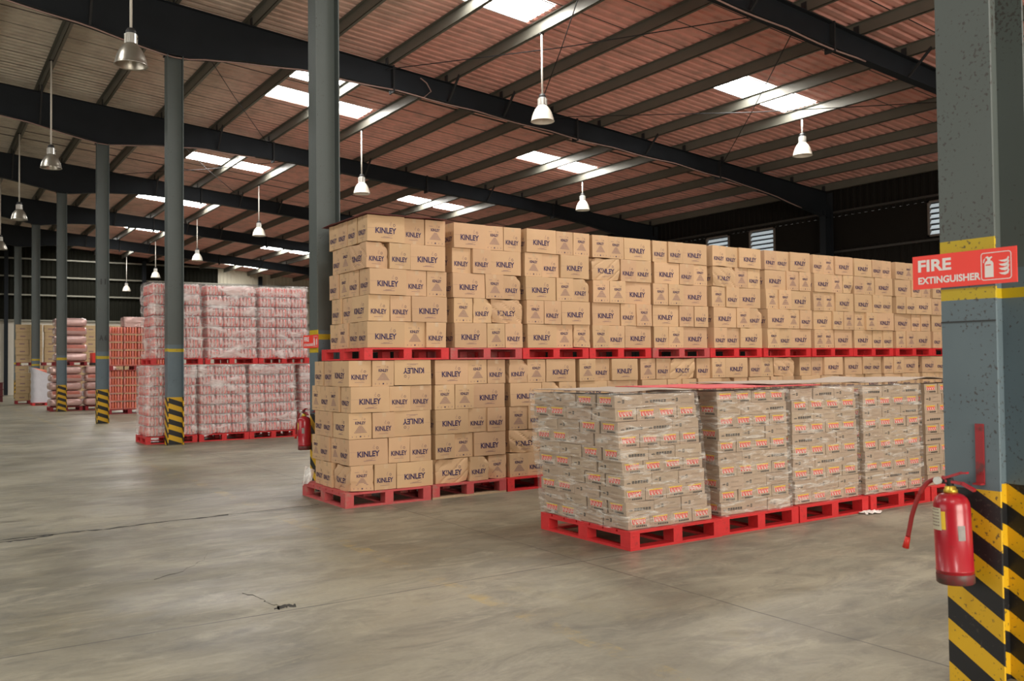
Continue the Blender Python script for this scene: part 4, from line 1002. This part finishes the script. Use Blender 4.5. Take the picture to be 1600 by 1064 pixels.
# silvery sacks
def sack_mesh(seed, w=1.08, d=1.0, h=.33):
    mb = MB(); nu, nv = 40, 14; vs = []
    for j in range(nv + 1):
        ph = -PI / 2 + PI * j / nv
        for i in range(nu):
            th = 2 * PI * i / nu
            def sp(a, e): return math.copysign(abs(a) ** e, a)
            x = w / 2 * sp(math.cos(th), .22) * sp(math.cos(ph), .28); y = d / 2 * sp(math.sin(th), .22) * sp(math.cos(ph), .28); z = h / 2 * sp(math.sin(ph), .5)
            q = noise.noise(Vector((x * 5, y * 5, z * 9 + seed))) * .03
            vs.append((x + math.copysign(q, x), y + math.copysign(q, y), z + h / 2))
    mb.add(vs, [(j * nu + i, j * nu + (i + 1) % nu, (j + 1) * nu + (i + 1) % nu, (j + 1) * nu + i) for j in range(nv) for i in range(nu)])
    me = mb.mesh('sack', [M['bag'], M['bagr']], True)
    for p in me.polygons:
        if p.center.y < -.3 and p.center.z > h * .42 and p.center.z < h * .9 and abs(p.center.x) < .46: p.material_index = 1 if (seed % 2) else 0
    return me
sm = [sack_mesh(s) for s in range(5)]
YS = 36.75
def sacks(x, z0, n, h, where, w=1.08):
    for k in range(n):
        o = link('sack', sm[k % 5], None, (x + random.uniform(-.02, .02), YS + .5, z0 + k * h)); o.scale = (w / 1.08, 1, h / .33 * 1.0)
        tag(o, 'shiny silver-pink sack, %s of the %s' % (['bottom', 'second', 'third', 'fourth', 'top'][k], where), 'sack', 'silver-pink sacks on pallets')
sacks(4.62, .16, 5, .30, 'lower pile behind the fifth column'); sacks(4.78, 1.83, 5, .325, 'upper pile behind the fifth column')
sacks(5.80, .16, 5, .30, 'lower pile just left of the fourth column')
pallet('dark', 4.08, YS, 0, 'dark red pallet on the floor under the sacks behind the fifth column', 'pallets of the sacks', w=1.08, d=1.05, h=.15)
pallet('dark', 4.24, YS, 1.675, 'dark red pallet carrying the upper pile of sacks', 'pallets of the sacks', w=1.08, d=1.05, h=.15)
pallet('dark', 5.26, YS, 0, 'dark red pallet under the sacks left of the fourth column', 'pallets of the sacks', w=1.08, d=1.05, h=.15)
mb = MB(); mb.box(5.55, 6.2, YS + .1, YS + .8, 1.68, 1.83); mb.box(5.6, 6.15, YS + .15, YS + .7, 1.832, 2.2, 1)
r = empty('red_crate', (0, 0, 0)); tag(r, 'small bright red crate on the sacks left of the fourth column', 'crate')
mb = MB(); mb.box(5.5, 6.15, YS + .1, YS + .75, 1.68, 1.78); obj('base', mb, M['black'], r)
mb = MB(); mb.box(5.52, 6.13, YS + .12, YS + .73, 1.7805, 2.15); obj('crate_body', mb, M['kred'], r)
mb = MB(); mb.box(5.62, 5.80, YS + .115, YS + .12, 1.85, 2.05); mb.box(5.88, 6.02, YS + .115, YS + .12, 1.88, 2.08); obj('crate_label', mb, M['kwhite'], r)
# white wrapped load with an open top
YWB = 43.0
root = empty('white_sack', (0, 0, 0)); tag(root, 'white wrapped bulk load with a slanting open top, beside the far cartons', 'bulk sack')
mb = MB(); nu = 40; vs = []
for j in range(13):
    t = j / 12
    for i in range(nu):
        th = 2 * PI * i / nu; sx = math.copysign(abs(math.cos(th)) ** .35, math.cos(th)); sy = math.copysign(abs(math.sin(th)) ** .35, math.sin(th))
        flare = .52 + .03 * math.sin(t * 30) * .5 + (.07 if t > .92 else 0)
        x = 4.62 + flare * sx * (1.05 if sx < 0 and t > .9 else 1); y = YWB + .5 + .45 * sy; top = 1.62 - .45 * (x - 4.1) / 1.05
        vs.append((x, y, .12 + (top - .12) * t))
mb.add(vs, [(j * nu + i, j * nu + (i + 1) % nu, (j + 1) * nu + (i + 1) % nu, (j + 1) * nu + i) for j in range(12) for i in range(nu)])
obj('white_cover', mb, M['whitebag'], root, True)
mb = MB(); mb.box(4.2, 5.1, YWB + .1, YWB + .9, .15, 1.5)
mb.add([(4.2, YWB + .12, 1.5), (5.1, YWB + .12, 1.35), (5.1, YWB + .9, 1.42), (4.2, YWB + .9, 1.62)], [(0, 1, 2, 3)])
obj('contents', mb, M['jar'], root)
pallet('red', 4.1, YWB + .0, 0, 'red pallet under the white wrapped bulk load', 'far pallets', w=1.05, d=1.0, h=.11)
# far cartons
YF = 45.6
mb = MB(); mb.box(-.26, .26, -.18, .18, 0, .335); mb.rect = None
f = Face(mb, (-.26, -.18, 0), (1, 0, 0), (0, 0, 1), .002); f.rect(.15, .12, .36, .17, 1); f.rect(.0, .165, .1, .172, 1); f.rect(.42, .165, .52, .172, 1)
far_me = mb.mesh('far_carton', [M['card3'], M['ink2']])
for p in range(6):
    x0 = 3.66 + p * 1.13
    for lv in (0, 1):
        if lv == 0 and p > 1: continue
        for r in range(5):
            for c in range(2):
                o = link('carton', far_me, None, (x0 + .27 + c * .54 + random.uniform(-.02, .02), YF + random.uniform(-.02, .02), (.16 + r * .31 if lv == 0 else 1.86 + r * .34))); o.scale = (1, 1, .90 if lv == 0 else .995)
                tag(o, 'far brown carton, %s, %s row of %s %s far load' % (('left', 'right')[c], ['bottom', 'second', 'third', 'fourth', 'top'][r], nth[p], ('lower', 'upper')[lv]), 'cardboard box', 'cartons at the far end')
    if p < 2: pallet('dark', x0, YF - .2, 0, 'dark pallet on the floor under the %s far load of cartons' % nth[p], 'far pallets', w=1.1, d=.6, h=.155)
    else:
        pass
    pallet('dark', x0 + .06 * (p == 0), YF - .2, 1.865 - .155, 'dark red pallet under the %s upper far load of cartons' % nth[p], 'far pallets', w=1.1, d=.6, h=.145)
# racks carrying the hidden part of the far loads: cartons stand on more pallets behind the nearer goods
for p in range(2, 6):
    x0 = 3.66 + p * 1.13
    for r in range(5):
        for c in range(2):
            o = link('carton', far_me, None, (x0 + .27 + c * .54, YF, .16 + r * .31)); o.scale = (1, 1, .9)
            tag(o, 'far brown carton, %s, %s row of %s lower far load' % (('left', 'right')[c], ['bottom', 'second', 'third', 'fourth', 'top'][r], nth[p]), 'cardboard box', 'cartons at the far end')
    pallet('dark', x0, YF - .2, 0, 'dark pallet on the floor under the %s far load of cartons' % nth[p], 'far pallets', w=1.1, d=.6, h=.155)
# dark red crates at the far left
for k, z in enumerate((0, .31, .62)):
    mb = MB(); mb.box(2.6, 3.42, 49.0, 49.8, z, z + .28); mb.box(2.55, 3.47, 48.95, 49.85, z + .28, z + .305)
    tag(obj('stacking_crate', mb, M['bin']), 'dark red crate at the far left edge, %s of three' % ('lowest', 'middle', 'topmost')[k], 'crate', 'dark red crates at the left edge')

# remove the master copies
for r in [pk, jp] + list(pp.values()):
    for ch in list(r.children): bpy.data.objects.remove(ch)
    bpy.data.objects.remove(r)

# ------------------------------------------------------------------ cracks in the floor
def crack(name, pts, w):
    mb = MB(); random.seed(len(pts)); P = []
    for a, c in zip(pts, pts[1:]):
        for k in range(6):
            t = k / 6; P.append((a[0] + (c[0] - a[0]) * t + random.uniform(-.012, .012), a[1] + (c[1] - a[1]) * t + random.uniform(-.02, .02)))
    P.append(pts[-1]); vs = []
    for x, y in P:
        q = w * random.uniform(.3, 1.3); vs += [(x - q * .3, y - q, .0012), (x + q * .3, y + q, .0012)]
    mb.add(vs, [(2 * i, 2 * i + 2, 2 * i + 3, 2 * i + 1) for i in range(len(P) - 1)])
    obj(name, mb, M['crack'], floor)
crack('crack', [(.65, 9.6), (1.2, 9.66), (1.6, 9.64), (2.2, 9.72), (2.8, 9.75)], .028)
crack('crack', [(2.8, 9.75), (3.3, 9.78), (3.85, 9.82)], .010)
crack('crack', [(.65, 9.5), (.9, 9.52), (1.1, 9.62)], .03)
crack('crack', [(1.50, 7.15), (1.75, 7.3), (1.98, 7.62), (2.12, 7.98)], .008)
crack('crack', [(1.92, 6.35), (1.98, 6.12), (1.97, 5.98), (2.02, 5.84)], .008)
crack('crack', [(1.97, 5.80), (2.04, 5.84), (2.11, 5.80)], .035)
